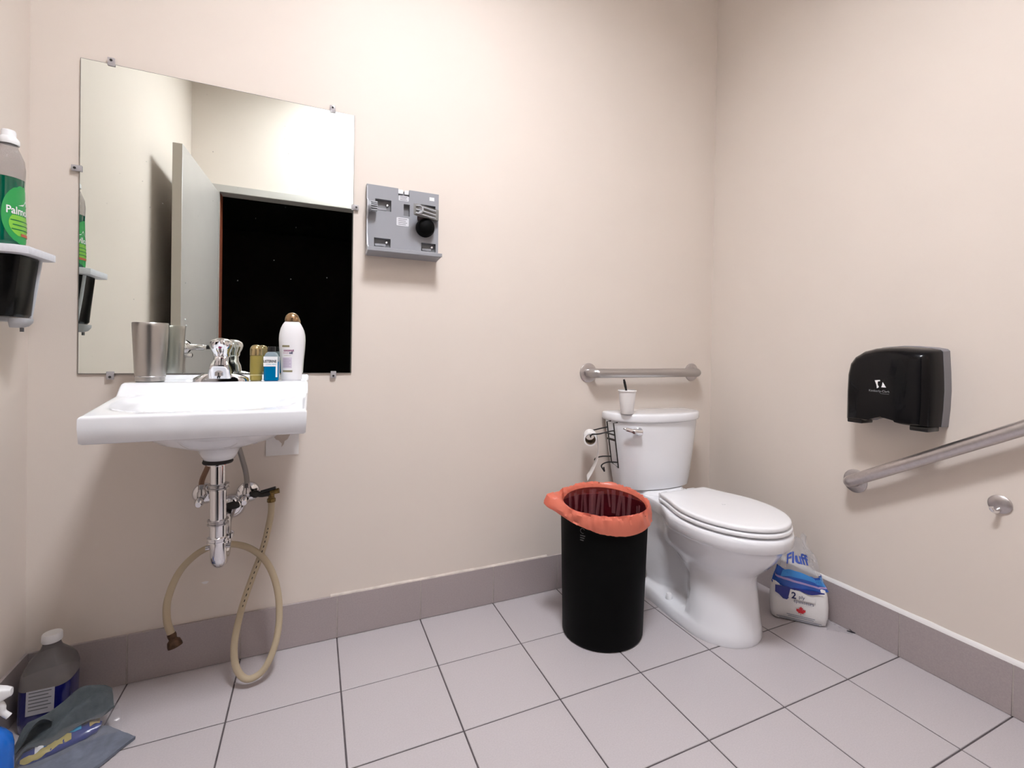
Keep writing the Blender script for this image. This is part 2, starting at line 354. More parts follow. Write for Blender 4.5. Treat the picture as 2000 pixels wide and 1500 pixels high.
# ================================================================== SINK
SX, SHW = -.039, .231          # centre, half width
SL, SR = SX-SHW, SX+SHW; SF = -.424; DZ = .9190; DF = -.160
def sink():
    bm = NB(); n = 48; m = 40
    # top surface height as function of (x,y)
    def rim(y): return .884+(.853-.884)*((-y+DF+.03)/(-SF+DF+.03)) if y < DF-.03 else .884
    def sm(a, b, x): t = max(0, min(1, (x-a)/(b-a))); return t*t*(3-2*t)
    def top(x, y):
        zr = .890-.030*max(0, min(1, (DF-.02-y)/(DF-.02-SF)))
        z = zr+(DZ-zr)*sm(DF-.040, DF+.006, y)+.0145*sm(-.024, -.008, y)
        # basin
        by0, by1 = SF+.045, DF-.040; bx = .182
        u = (x-SX)/bx; v = (y-(by0+by1)/2)/((by1-by0)/2)
        r = (abs(u)**3.2+abs(v)**3.2)**(1/3.2)
        if y < DF-.01:
            z -= .012*(1-sm(.98, 1.18, r))
            z -= .112*(1-sm(.25, 1.0, r)**.8) if r < 1 else 0
        return z
    def edge_round(x, y, z):
        d = min(x-SL, SR-x, y-SF)
        if d < .007: z -= .007-math.sqrt(max(0, .007**2-(.007-d)**2))
        return z
    xsn = []; 
    for i in range(n+1):
        t = i/n; xsn.append(SL+(SR-SL)*(.5-.5*math.cos(PI*t))*.35+(SR-SL)*t*.65)
    # denser near ends
    base = [0, .0006, .002, .004, .007, .012]
    xsn = [SL+b for b in base]+[x for x in xsn if SL+.017 < x < SR-.017]+[SR-b for b in reversed(base)]
    ysn = [SF+b for b in base]+[SF+.017+(-.001-SF-.017)*k/m for k in range(m+1)]
    V = [[bm.verts.new((x, y, edge_round(x, y, top(x, y)))) for x in xsn] for y in ysn]
    for j in range(len(ysn)-1):
        for i in range(len(xsn)-1): bm.faces.new((V[j][i], V[j][i+1], V[j+1][i+1], V[j+1][i]))
    # outer skirt: down from edge, tapering in a little, to underside
    loop = [V[j][0] for j in range(len(ysn)-1, 0, -1)]+V[0]+[V[j][-1] for j in range(1, len(ysn))]
    def zb(y): return .862 if y > -.06 else .862+(.796-.862)*min(1, (-.06-y)/.16)
    prev = loop
    for k, (f, ins) in enumerate(((.35, .0), (.94, .002), (1.0, .007), (1.0, .03))):
        cur = []
        for v in loop:
            x, y = v.co.x, v.co.y; b = zb(y)
            x2 = x+(ins if x < SX else -ins)*(1 if abs(x-SX) > SHW-.02 else abs(x-SX)/SHW); y2 = y+(ins if y < SF+.03 else 0)
            cur.append(bm.verts.new((x2, y2, v.co.z+(b-v.co.z)*f)))
        for i in range(len(loop)-1): bm.faces.new((prev[i], cur[i], cur[i+1], prev[i+1]))
        prev = cur
    # underside bowl: rings shrinking to the drain collar
    rings = [prev]
    N = len(loop); cx, cy = SX+.004, -.2
    def bowl(t):      # target curve at parameter
        return t
    for rx, ry, z in ((.205, .16, .798), (.182, .138, .782), (.138, .112, .757), (.084, .080, .741), (.052, .054, .733), (.045, .046, .716), (.038, .038, .702), (.030, .030, .699)):
        cur = []
        for v in loop:
            a = math.atan2((v.co.y-cy)/.2, (v.co.x-cx)/.235)
            cur.append(bm.verts.new((cx+rx*math.cos(a), cy+ry*math.sin(a), z)))
        pr = rings[-1]
        for i in range(N-1): bm.faces.new((pr[i], cur[i], cur[i+1], pr[i+1]))
        bm.faces.new((pr[-1], cur[-1], cur[0], pr[0]))
        rings.append(cur)
    bm.faces.new(rings[-1])
    return bm
sk = thing('wall_hung_sink', 'white ceramic wall-hung sink with raised back ledge below the mirror', 'sink', (SX, -.2, .70))
b = link('basin', sink(), PORC, sk, sharp=60)
bm = NB(); lathe(bm, (SX+.004, -.24, .7665), [(.026, 0), (.026, .003), (.020, .0045), (.018, .002), (.002, .002)], 24); link('drain_ring', bm, CHROME, b)

# ------------------------------------------------------------------ faucet
FX, FY = -.045, -.022
fc = thing('faucet', 'chrome single-handle faucet on the sink ledge', 'faucet', (FX, FY-.085, DZ))
bm = NB()
rings = []
for s, z in ((1, 0), (1, .004), (.97, .009), (.86, .014), (.62, .022)):
    rings.append([(FX+x*s, FY-.085+y*(.75+.25*s), DZ+z) for x, y in rrect(-.072, .072, -.034, .030, .029, 6)])
loft(bm, rings); link('base_plate', bm, CHROME, fc)
bm = NB(); rings = []
for z, hw, yf, yb in ((.010, .031, -.128, -.055), (.03, .029, -.134, -.055), (.042, .027, -.139, -.055), (.050, .024, -.140, -.056), (.056, .021, -.128, -.058), (.066, .020, -.108, -.060), (.074, .0195, -.104, -.062)):
    rings.append([(FX+x, FY+y, DZ+z) for x, y in rrect(-hw, hw, yf, yb, min(hw, (yb-yf)/2)*.55, 5)])
loft(bm, rings); link('body', bm, CHROME, fc)
bm = NB(); cyl(bm, (FX, FY-.1325, DZ+.028), (FX, FY-.1325, DZ+.004+.014), .0105, 20); link('aerator', bm, CHROME_D, fc)
bm = NB(); rings = []
for z, rx, ry, yo in ((.072, .0215, .022, 0), (.078, .0235, .024, 0), (.084, .0230, .025, -.002), (.095, .0285, .032, -.006), (.108, .0315, .037, -.011), (.119, .0290, .035, -.013), (.1265, .0205, .026, -.013), (.1300, .008, .011, -.012)):
    rings.append([(FX+rx*math.cos(a)*(1-.18*max(0, -math.sin(a))**4), FY-.083+yo+ry*math.sin(a)+(.009 if math.sin(a) < -.8 and abs(math.cos(a)) < .35 else 0)*(1 if z < .11 else .3), DZ+z) for a in [2*PI*k/32 for k in range(32)]])
loft(bm, rings); hd = link('handle', bm, CHROME, fc, sharp=70)
bm = NB(); lathe(bm, (FX, FY-.1165, DZ+.103), [(.0045, 0), (.004, .0015), (.001, .002)], 14, (0, -1, .15)); link('temperature_mark', bm, mat('magenta_mark', (.35, .02, .12), .3), hd)
bm = NB(); box(bm, (FX-.004, FY-.1345, DZ+.010), (FX-.001, FY-.1355, DZ+.017)); box(bm, (FX+.0005, FY-.1345, DZ+.010), (FX+.0035, FY-.1355, DZ+.017)); link('maker_mark', bm, INK, fc)

# ------------------------------------------------------------------ drain
dr = thing('drain_pipe', 'chrome drain trap running from the sink into the wall', 'pipe', (-.037, -.2, .38))
PX, PY = -.038, -.2
bm = NB(); lathe(bm, (PX, PY, .690), [(.036, .0), (.038, .004), (.036, .010), (.024, .013)], 28); link('gasket', bm, RUBBER, dr)
bm = NB(); lathe(bm, (PX, PY, .60), [(.0185, 0), (.0185, .082), (.028, .086), (.028, .091)], 24); link('tailpiece', bm, CHROME, dr)
bm = NB(); P = [(PX+.001, PY, .612), (PX+.002, PY, .47), (PX+.003, PY, .425)]
for k in range(1, 9):
    a = PI*k/9*1.0; P.append((PX+.004, PY+.036-.036*math.cos(a), .425-.028*math.sin(a)))
P += [(PX+.005, PY+.072, .43), (PX+.006, PY+.073, .452)]
tube(bm, P, .0205, 20); link('j_bend', bm, CHROME, dr)
bm = NB(); tube(bm, [(PX+.006, PY+.073, .440), (PX+.006, PY+.074, .478), (PX+.006, PY+.084, .496), (PX+.007, PY+.10, .502), (PX+.008, -.004, .505)], .0185, 18, sm=4); link('wall_arm', bm, CHROME_D, dr)
for z, r in ((.614, .0265), (.512, .0265), (.462, .0275)):
    bm = NB(); lathe(bm, (PX+.002, PY, z), [(.021, 0), (r, .002), (r, .005), (r-.003, .007), (r-.003, .011), (r, .013), (r, .016), (.021, .018)], 24); link('slip_nut', bm, CHROME_D if z > .5 else CHROME, dr)
for s in (-1, 1):
    bm = NB(); cyl(bm, (PX+.003+s*.018, PY, .449), (PX+.003+s*.030, PY, .449), .0065, 12); link('clamp_bolt', bm, CHROME_D, dr)
bm = NB(); lathe(bm, (PX+.008, -.0002, .505), [(.040, 0), (.039, .004), (.032, .012), (.022, .018)], 28, (0, -1, 0)); link('wall_flange', bm, CHROME, dr)
bm = NB(); lathe(bm, (PX+.006, PY+.073, .447), [(.021, 0), (.0265, .002), (.0265, .014), (.021, .016)], 24); link('slip_nut', bm, CHROME, dr)
bm = NB(); lathe(bm, (PX+.020, -.075, .521), [(.020, 0), (.021, .004), (.018, .013), (.006, .016)], 20); link('rubber_plug', bm, RUBBER, dr)
# ------------------------------------------------------------------ shut-off valves
BRAID = mat('braided_hose', (.30, .28, .26), .4, metal=.7, bump=.6, bscale=900, bdist=.0008); BROWN = mat('brown_hose', (.20, .105, .06), .5)
for x, z, label, top, hm in ((-.103, .555, 'chrome shut-off valve half hidden behind the drain pipe', (-.045, -.10, .745), BROWN), (.017, .547, 'chrome shut-off valve with the black branch valve and hose', (-.005, -.12, .745), BRAID)):
    v = thing('shutoff_valve', label, 'valve', (x, 0, z))
    bm = NB(); lathe(bm, (x, -.0002, z), [(.034, 0), (.0335, .003), (.027, .009), (.012, .013)], 28, (0, -1, 0)); link('wall_flange', bm, CHROME, v)
    bm = NB(); cyl(bm, (x, -.011, z), (x, -.055, z), .0105, 16); lathe(bm, (x, -.045, z-.004), [(.010, 0), (.0125, .004), (.0125, .018), (.010, .022), (.010, .030)], 16); link('body', bm, CHROME_D, v)
    bm = NB(); lathe(bm, (x-.004, -.055, z-.012), [(.012, 0), (.013, .004), (.009, .016), (.007, .018)], 18, (0, -1, -.25), sx=1.0, sy=1.25); link('handle', bm, CHROME, v)
    bm = NB(); mid = (x+(top[0]-x)*.25, -.05, z+.09); tube(bm, [(x, -.045, z+.024), (x, -.045, z+.05), mid, top], .0075, 12, sm=5); s = link('supply_hose', bm, hm, v)
    bm = NB(); lathe(bm, (x, -.045, z+.020), [(.010, 0), (.010, .016), (.008, .02)], 6); link('hose_nut', bm, CHROME_D, s)

# black branch valve with brass fitting and the pale hose
bv = thing('branch_valve', 'black branch valve with brass fitting beside the shut-off valve', 'valve', (.05, -.045, .545))
bm = NB(); tube(bm, [(.026, -.045, .549), (.045, -.048, .549), (.062, -.052, .547), (.085, -.055, .551)], [.008, .012, .009, .009, .010], 14, sm=3); link('body', bm, mat('blackened_brass', (.025, .022, .02), .45, metal=.3), bv)
bm = NB(); tube(bm, [(.058, -.054, .556), (.075, -.056, .560), (.10, -.060, .567)], .005, 10); link('lever', bm, BLACKP, bv)
bm = NB(); cyl(bm, (.083, -.055, .551), (.110, -.057, .556), .0085, 14); lathe(bm, (.0875, -.0555, .508), [(.008, 0), (.008, .012), (.0125, .013), (.0125, .024), (.009, .026), (.009, .042)], 8); link('brass_fitting', bm, BRASS, bv)
HOSE = mat('yellowed_vinyl', (.60, .50, .35), .28, trans=.25, ior=1.2, coat=.2)
hs = thing('drain_hose', 'pale yellowed vinyl hose looping under the sink down to the floor', 'hose', (.05, -.15, .013))
HP = [(.0875, -.0555, .522), (.0875, -.056, .49), (.082, -.060, .45), (.066, -.067, .375), (.036, -.082, .285), (.012, -.105, .205), (-.001, -.135, .12), (.009, -.160, .06), (.040, -.172, .0275), (.083, -.165, .045), (.111, -.145, .11), (.118, -.120, .19), (.105, -.100, .275), (.072, -.080, .345), (.018, -.062, .388), (-.05, -.052, .402), (-.105, -.056, .388), (-.152, -.066, .342), (-.178, -.076, .27), (-.178, -.086, .21), (-.164, -.094, .165)]
bm = NB(); tube(bm, HP, .0098, 14, sm=7); link('tube', bm, HOSE, hs)
e0 = Vector(HP[-1]); dd = (e0-Vector(HP[-2])).normalized()
bm = NB(); lathe(bm, e0-dd*.006, [(.0108, 0), (.0115, .006), (.0100, .016), (.0105, .017), (.016, .022), (.0185, .034), (.0185, .040), (.012, .042)], 20, dd); link('hose_connector', bm, mat('rusty_brass', (.085, .045, .025), .6, metal=.5, var=.4, vscale=90), hs)
pd = smooth_path(HP[2:6], 12); bm = NB()
for k in range(2, len(pd)-3, 2):
    p, q = pd[k]+Vector((0, -.0100, 0)), pd[k+1]+Vector((0, -.0100, 0)); p = p.lerp(q, .1); d = Vector((.0012, 0, 0)); poly(bm, [p-d, p+d, q+d, q-d])
link('printed_dashes', bm, INK, hs)

# torn note, blue strip
bm = NB(); G = []
for j in range(9):
    G.append([(.066+.098*i/10, -.0012-.0015*(1+math.sin(i*.9+j*.7)), .660+.07*j/8) for i in range(11)])
sheet(bm, G, .0003); tag(link('paper_note', bm, PAPER, None, (.11, -.001, .66)), 'torn white paper note stuck to the wall under the sink', 'note')
nt_ = bpy.data.objects['paper_note']
bm = NB(); poly(bm, [(.085, -.0058, .7305), (.138, -.0058, .7305), (.130, -.0058, .714), (.121, -.0058, .708), (.119, -.0058, .698), (.112, -.0058, .688), (.113, -.0058, .700), (.103, -.0058, .712), (.096, -.0058, .714)])
link('torn_patch', bm, mat('torn_back', (.52, .45, .40), .9), nt_)
bm = NB(); tube(bm, [(.02, -.07, .716), (.045, -.075, .722), (.062, -.08, .735)], [.0015, .004, .005], 8, sm=3); tag(link('plastic_strip', bm, mat('blue_plastic', (.01, .06, .28), .4), None, (.04, -.075, .716)), 'small blue plastic strip tucked under the sink basin', 'strip')
# ================================================================== THINGS ON THE SINK LEDGE
# steel tumbler
tb = thing('steel_tumbler', 'tall brushed steel tumbler standing on the sink ledge', 'tumbler', (-.219, -.104, DZ))
bm = NB(); lathe(bm, (-.219, -.104, DZ), [(.031, 0), (.0345, .002), (.0352, .010), (.036, .02), (.0395, .095), (.0425, .158), (.0425, .167), (.0412, .169), (.0398, .166), (.038, .10), (.033, .012), (.002, .010)], 40); link('cup', bm, STEELV, tb, sharp=50)
bm = NB(); lathe(bm, (-.219, -.104, DZ+.0145), [(.0357, 0), (.0362, .001), (.0357, .002)], 40, cap=False); link('base_band', bm, CHROME_D, tb)
# oil bottle
OILM = mat('amber_oil', (.42, .33, .09), .08, trans=.35, ior=1.3); GOLD = mat('gold_cap', (.42, .32, .16), .22, metal=.75); GLASSY = mat('clear_bottle', (.82, .76, .55), .05, trans=.85, ior=1.25)
ob = thing('oil_bottle', 'slim bottle of yellow oil with gold dome cap on the sink ledge', 'bottle', (.0445, -.100, DZ))
bm = NB(); lathe(bm, (.0445, -.100, DZ), [(.014, 0), (.0165, .002), (.0170, .008), (.0170, .076), (.0160, .078)], 24); link('bottle_body', bm, OILM, ob)
bm = NB(); lathe(bm, (.0445, -.100, DZ+.0785), [(.0171, 0), (.0173, .016), (.0160, .024), (.012, .030), (.0055, .0328), (.001, .0333)], 24); link('cap', bm, GOLD, ob)
bm = NB(); lathe(bm, (.0445, -.100, DZ+.016), [(.0171, 0), (.0174, .002), (.0171, .004)], 24, cap=False); link('band', bm, mat('pale_gold', (.60, .52, .25), .3, metal=.4), ob)
# mouthwash
MWB = mat('blue_mouthwash', (.0, .19, .42), .08, trans=.3, ior=1.3); MWC = mat('clear_bottle_blue', (.55, .66, .72), .08, trans=.6, ior=1.2)
mx, my = .0880, -.122
mw = thing('mouthwash_bottle', 'small square bottle of blue mouthwash on the sink ledge', 'bottle', (mx, my, DZ))
def mring(z, hx_, hy_, r): return [(mx+x, my+y, DZ+z) for x, y in rrect(-hx_, hx_, -hy_, hy_, r, 4)]
bm = NB(); loft(bm, [mring(0, .016, .010, .006), mring(.002, .0182, .012, .006), mring(.047, .0185, .0125, .006), mring(.049, .0183, .012, .006)]); link('liquid', bm, MWB, mw)
bm = NB(); loft(bm, [mring(.0492, .0185, .0125, .006), mring(.060, .0185, .0125, .006), mring(.070, .014, .0105, .007), mring(.074, .009, .009, .0085)]); link('bottle_body', bm, MWC, mw)
bm = NB(); lathe(bm, (mx, my, DZ+.0742), [(.0098, 0), (.0098, .0125), (.009, .0135)], 24); link('cap', bm, BLACKP, mw)
bm = NB(); box(bm, (mx-.0186, my-.0133, DZ+.037), (mx+.0155, my-.0128, DZ+.062)); box(bm, (mx+.011, my-.0133, DZ+.010), (mx+.0155, my-.0128, DZ+.037)); box(bm, (mx+.0187, my-.009, DZ+.010), (mx+.0192, my+.009, DZ+.062)); lb = link('label', bm, WHITEP, mw)
text('lettering', 'LISTERINE', .0092, lambda u, v: Vector((mx+.0128+u, my-.0136, DZ+.047+v)), INK, lb, 'RIGHT', 'black lettering', .0003, .78)
text('lettering', 'COOL MINT', .0045, lambda u, v: Vector((mx+.0125+u, my-.0136, DZ+.0405+v)), mat('cyan_ink', (.02, .30, .45), .5), lb, 'RIGHT')
mw.scale = (1.13, 1.13, 1.22)
# shampoo bottle (oval section)
sx_, sy_ = .1425, -.085
SHW_ = mat('shampoo_white', (.84, .83, .85), .28, coat=.2)
sh = thing('shampoo_bottle', 'white shampoo bottle with bronze dome cap on the sink ledge', 'bottle', (sx_, sy_, DZ))
PRF = [(0, .0275), (.002, .0295), (.02, .0305), (.06, .0325), (.10, .036), (.13, .0375), (.148, .0365), (.165, .033), (.178, .0275), (.186, .0225), (.189, .0195)]
def shw(z):
    for (z0, r0), (z1, r1) in zip(PRF, PRF[1:]):
        if z <= z1: return r0+(r1-r0)*(z-z0)/(z1-z0)
    return PRF[-1][1]
bm = NB(); lathe(bm, (sx_, sy_, DZ), [(r, z) for z, r in PRF], 40, sy=.62); bb = link('bottle_body', bm, SHW_, sh, sharp=60)
bm = NB(); lathe(bm, (sx_, sy_, DZ+.189), [(.0205, 0), (.0212, .003), (.0205, .011), (.017, .020), (.010, .0265), (.001, .029)], 32, sy=.72); link('cap', bm, mat('bronze_cap', (.33, .21, .115), .2, metal=.8), sh)
def sfn(u, v, off=.0004):    # on front of the oval
    r = shw(v); a = u/r; a = max(-1.4, min(1.4, a)); return Vector((sx_+r*math.sin(a), sy_-(r*.62+off)*math.cos(a), DZ+v))
GOLDI = mat('gold_print', (.33, .29, .17), .4, metal=.3); LILAC = mat('lilac_print', (.66, .60, .70), .5)
bm = NB(); patch(bm, lambda u, v: sfn(u, v), -.030, -.006, .106, .112, 8, 1); link('gold_band', bm, GOLDI, bb)
bm = NB(); patch(bm, lambda u, v: sfn(u, v), -.028, .003, .026, .032, 8, 1); link('gold_band', bm, GOLDI, bb)
bm = NB(); patch(bm, lambda u, v: sfn(u, v), -.028, .001, .039, .073, 10, 4); pn = link('text_panel', bm, LILAC, bb)
text('lettering', 'coconut', .0105, lambda u, v: sfn(u-.0085, v+.0925, .0007), mat('plum_ink', (.28, .05, .16), .5), bb, 'CENTER', 'plum and navy lettering', .0003, .9)
text('lettering', 'miracle', .0062, lambda u, v: sfn(u-.0175, v+.0855, .0007), mat('pink_ink', (.45, .15, .25), .5), bb)
text('lettering', 'oil', .0105, lambda u, v: sfn(u-.0015, v+.0845, .0007), INKN, bb, 'CENTER', None, .0004)
text('lettering', 'conditioner', .0045, lambda u, v: sfn(u-.012, v+.078, .0007), GOLDI, bb)
bm = NB()
for k in range(8): patch(bm, lambda u, v: sfn(u, v, .0008), -.026, -.002-.004*(k % 3 == 1), .0425+k*.0037, .0436+k*.0037, 6, 1)
link('fine_print', bm, mat('grey_violet_ink', (.40, .33, .44), .6), pn)

# ================================================================== LEFT WALL: SHELF, DISPENSER, DISH SOAP
SHELFM = mat('shelf_plastic', (.70, .70, .75), .45, var=.05, vscale=90)
SZ0, SZ1 = 1.240, 1.259
bm = NB(); prism(bm, [(XL, -.262), (XL, -.104), (-.440, -.104), (-.421, -.116), (-.421, -.250), (-.440, -.262)], 'z', SZ0, SZ1, .0015)
tag(link('wall_shelf', bm, SHELFM, None, (XL, -.18, SZ0)), 'small pale grey shelf on the left wall holding the green dish soap', 'shelf')
sd = thing('soap_dispenser', 'black wall soap dispenser with grey push nozzle under the small shelf', 'dispenser', (XL, -.182, 1.075))
bm = NB(); box(bm, (XL, -.238, 1.078), (XL+.022, -.126, 1.2395), .004); link('back_plate', bm, GREYL, sd)
bm = NB(); rings = []
for z, xf in ((1.088, .060), (1.095, .066), (1.16, .072), (1.225, .079), (1.2392, .080)):
    rings.append([(XL+.0225+(x)*(xf-.0225), -.182+y, z) for x, y in ((0, -.052), (.72, -.052), (.93, -.044), (1, -.028), (1, .028), (.93, .044), (.72, .052), (0, .052))])
loft(bm, rings); link('tank', bm, mat('smoked_plastic', (.003, .003, .003), .25, spec=.2), sd)
bm = NB(); 
tube(bm, [(XL+.0785, -.139, 1.2385), (XL+.071, -.139, 1.17), (XL+.060, -.139, 1.088)], .0045, 8)
link('side_trim', bm, GREYL, sd)
bm = NB(); loft(bm, [[(XL+.042+x*k, -.182+y*k2, z) for x, y in rrect(0, .036, -.022, .022, .008, 4)] for z, k, k2 in ((1.0855, 1, 1), (1.076, .98, .95), (1.066, .8, .7), (1.062, .5, .5))]); pb = link('push_nozzle', bm, GREYL, sd)
bm = NB(); cyl(bm, (XL+.062, -.182, 1.0618), (XL+.062, -.182, 1.052), .004, 10); link('spout_tip', bm, GREYD, pb)
# dish soap bottle
GSOAP = mat('green_soap', (.0, .085, .045), .12, coat=.4); CLB = mat('clear_pet', (.62, .58, .57), .08, trans=.75, ior=1.15)
dx_, dy_ = -.4870, -.181
ds = thing('dish_soap_bottle', 'clear bottle of green dish soap with white cap on the wall shelf', 'bottle', (dx_, dy_, SZ1))
DP_ = [(0, .036, .026), (.003, .040, .029), (.05, .041, .030), (.10, .039, .028), (.145, .037, .027), (.175, .0385, .028), (.20, .040, .029), (.222, .0365, .027), (.240, .0265, .021), (.250, .018, .017), (.258, .0165, .0165)]
def dw(z, c):
    for a, b in zip(DP_, DP_[1:]):
        if z <= b[0]: return a[c]+(b[c]-a[c])*(z-a[0])/(b[0]-a[0])
    return DP_[-1][c]
# long axis of the bottle lies along y; broad face looks into the room (+x)
def dring(z, k=1.0): return [(dx_+dw(z, 2)*k*math.cos(a), dy_+dw(z, 1)*k*math.sin(a), SZ1+z) for a in [2*PI*q/36 for q in range(36)]]
LV = .172
bm = NB(); loft(bm, [dring(z) for z in (0.0, .003, .025, .05, .075, .10, .125, .145, .16, LV)]); link('green_soap', bm, GSOAP, ds, sharp=60)
bm = NB(); loft(bm, [dring(z) for z in (LV+.0005, .18, .19, .20, .211, .222, .231, .240, .25, .258)]); link('bottle_top', bm, CLB, ds, sharp=60)
bm = NB(); lathe(bm, (dx_, dy_, SZ1+.258), [(.0195, 0), (.020, .003), (.0195, .012), (.015, .018), (.0135, .020), (.0135, .031), (.012, .035), (.002, .036)], 28); link('cap', bm, WHITEP, ds)
def dfn(u, v, off=.0005):
    a = max(-1.5, min(1.5, (u+.009)/.036)); return Vector((dx_+(dw(v, 2)+off)*math.cos(a), dy_+(dw(v, 1)+off)*math.sin(a), SZ1+v))
LBG = mat('label_green', (.02, .30, .07), .35); LBL = mat('label_lime', (.20, .50, .05), .35); LBD = mat('label_dark_green', (.0, .16, .05), .35)
bm = NB()
poly_pts = [dfn(-.034*math.cos(t)*1.1-.004, .080+.072*math.sin(t), .0006) for t in [2*PI*k/40 for k in range(40)]]
G = []
for j in range(17):
    v = .010+.145*j/16; hw = .048*math.sqrt(max(.02, 1-((v-.0825)/.0735)**2)); G.append([dfn(-.012+hw*(-1+2*i/12), v, .0006) for i in range(13)])
sheet(bm, G); l1 = link('label', bm, LBG, ds)
bm = NB(); G = []
for j in range(9):
    v = .030+.05*j/8; hw = .035*math.sqrt(max(.02, 1-((v-.06)/.034)**2)); G.append([dfn(-.010+hw*(-1+2*i/8), v, .0010) for i in range(9)])
sheet(bm, G); link('label_panel', bm, LBL, l1)
text('lettering', 'Palmolive', .026, lambda u, v: dfn(u-.012, v+.083, .0016), WHITEP, l1, 'CENTER', 'white lettering', .0005, .78)
bm = NB()
for k, hw in enumerate((.030, .026, .028)): patch(bm, lambda u, v: dfn(u, v, .0016), -.012-hw, -.012+hw, .066-k*.011, .0685-k*.011, 8, 1)
link('fine_print', bm, LBD, l1)
bm = NB(); patch(bm, lambda u, v: dfn(u, v, .0017), -.020, .018, .030, .037, 8, 1); link('red_flash', bm, mat('label_red', (.45, .10, .05), .4), l1)
bm = NB(); poly(bm, [dfn(u, v, .0015) for u, v in ((-.026, .105), (-.012, .107), (-.002, .119), (.007, .108), (.020, .105), (.004, .112), (-.002, .123), (-.010, .112))]); link('leaf_crest', bm, WHITEP, l1)

# ================================================================== GREY TOWEL DISPENSER (cover removed)
td = thing('towel_dispenser', 'grey paper towel dispenser without its cover on the wall beside the mirror', 'dispenser', (.50, 0, 1.36))
X0, X1, Z0, Z1 = .371, .629, 1.365, 1.612
bm = NB()
# plate with four corner pockets, a centre slot and a top notch: built as strips around the holes
PK = [(.398, .455, 1.393, 1.424), (.566, .620, 1.393, 1.424), (.400, .456, 1.523, 1.564), (.562, .617, 1.523, 1.566), (.500, .522, 1.515, 1.558), (.480, .520, 1.586, 1.613)]
us = sorted({X0, X1}|{p[0] for p in PK}|{p[1] for p in PK}); vs_ = sorted({1.384, Z1}|{p[2] for p in PK if p[2] < Z1}|{p[3] for p in PK if p[3] < Z1})
nu_, nv_ = len(us)-1, len(vs_)-1
def solid(i, j):
    if not (0 <= i < nu_ and 0 <= j < nv_): return False
    mx_, mz_ = (us[i]+us[i+1])/2, (vs_[j]+vs_[j+1])/2
    return not any(p[0] < mx_ < p[1] and p[2] < mz_ < p[3] for p in PK)
for i in range(nu_):
    for j in range(nv_):
        if not solid(i, j): continue
        a, b, c_, d_ = us[i], us[i+1], vs_[j], vs_[j+1]
        poly(bm, [(a, -.020, c_), (b, -.020, c_), (b, -.020, d_), (a, -.020, d_)])
        for ok, p, q in ((solid(i-1, j), (a, c_), (a, d_)), (solid(i+1, j), (b, d_), (b, c_)), (solid(i, j-1), (b, c_), (a, c_)), (solid(i, j+1), (a, d_), (b, d_))):
            if not ok: poly(bm, [(p[0], -.020, p[1]), (q[0], -.020, q[1]), (q[0], -.0035, q[1]), (p[0], -.0035, p[1])])
bmesh.ops.remove_doubles(bm, verts=bm.verts, dist=1e-5)
link('back_plate', bm, GREYP, td, sharp=20)
bm = NB(); box(bm, (X0+.004, -.0005, Z0+.004), (X1-.004, -.004, Z1-.004)); link('pocket_floor', bm, mat('pocket_grey', (.19, .19, .20), .5), td)
for p in PK[:4]:
    bm = NB(); cx, cz = p[0]+(p[1]-p[0])*.78, (p[2]+p[3])/2+.004
    lathe(bm, (cx, -.004, cz), [(.0052, 0), (.0052, .004), (.003, .006), (.001, .006)], 14, (0, -1, 0)); link('screw', bm, CHROME, td)
    bm = NB(); box(bm, (p[0]+.004, -.0042, p[2]+.003), (p[1]-.016, -.013, p[2]+.012), .001, 1); link('pocket_tab', bm, GREYP, td)
for x0, x1 in ((.4805, .4985), (.5035, .5195)):
    bm = NB(); box(bm, (x0, -.005, 1.596), (x1, -.012, 1.6115), .001, 1); link('latch', bm, WHITEP, td)
# scooped apron and bottom tray
bm = NB(); prof = [(-.0202, 1.388), (-.023, 1.382), (-.032, 1.378), (-.052, 1.376), (-.076, 1.3755), (-.078, 1.3735), (-.076, 1.3645), (-.004, 1.3595), (-.004, 1.364), (-.0165, 1.366), (-.0165, 1.388)]
loft(bm, [[(x, y, z) for y, z in prof] for x in (X0+.004, X1-.002)]); link('tray', bm, GREYP, td, sharp=25)
bm = NB(); box(bm, (X0+.002, -.0745, 1.3655), (X1+.002, -.0785, 1.3785), .001, 1); link('tray_lip', bm, GREYP, td)
# left wing + ridged hub
bm = NB(); prism(bm, [(-.0005, 1.612), (-.020, 1.606), (-.022, 1.56), (-.046, 1.548), (-.052, 1.525), (-.046, 1.504), (-.030, 1.49), (-.034, 1.43), (-.052, 1.39), (-.076, 1.378), (-.076, 1.366), (-.0005, 1.362)], 'x', X0, X0+.004); link('side_wing', bm, GREYL, td)
bm = NB(); lathe(bm, (X0+.004, -.040, 1.527), [(.019, 0), (.019, .008), (.013, .008), (.012, .011), (.013, .011)], 28, (1, 0, 0)); hub = link('roll_hub', bm, GREYP, td)
for k in range(5):
    bm = NB(); z = 1.513+k*.007; box(bm, (X0+.012, -.058+.003*abs(k-2), z), (X0+.034, -.030, z+.0032), .0008, 1); link('hub_rib', bm, GREYL, hub)
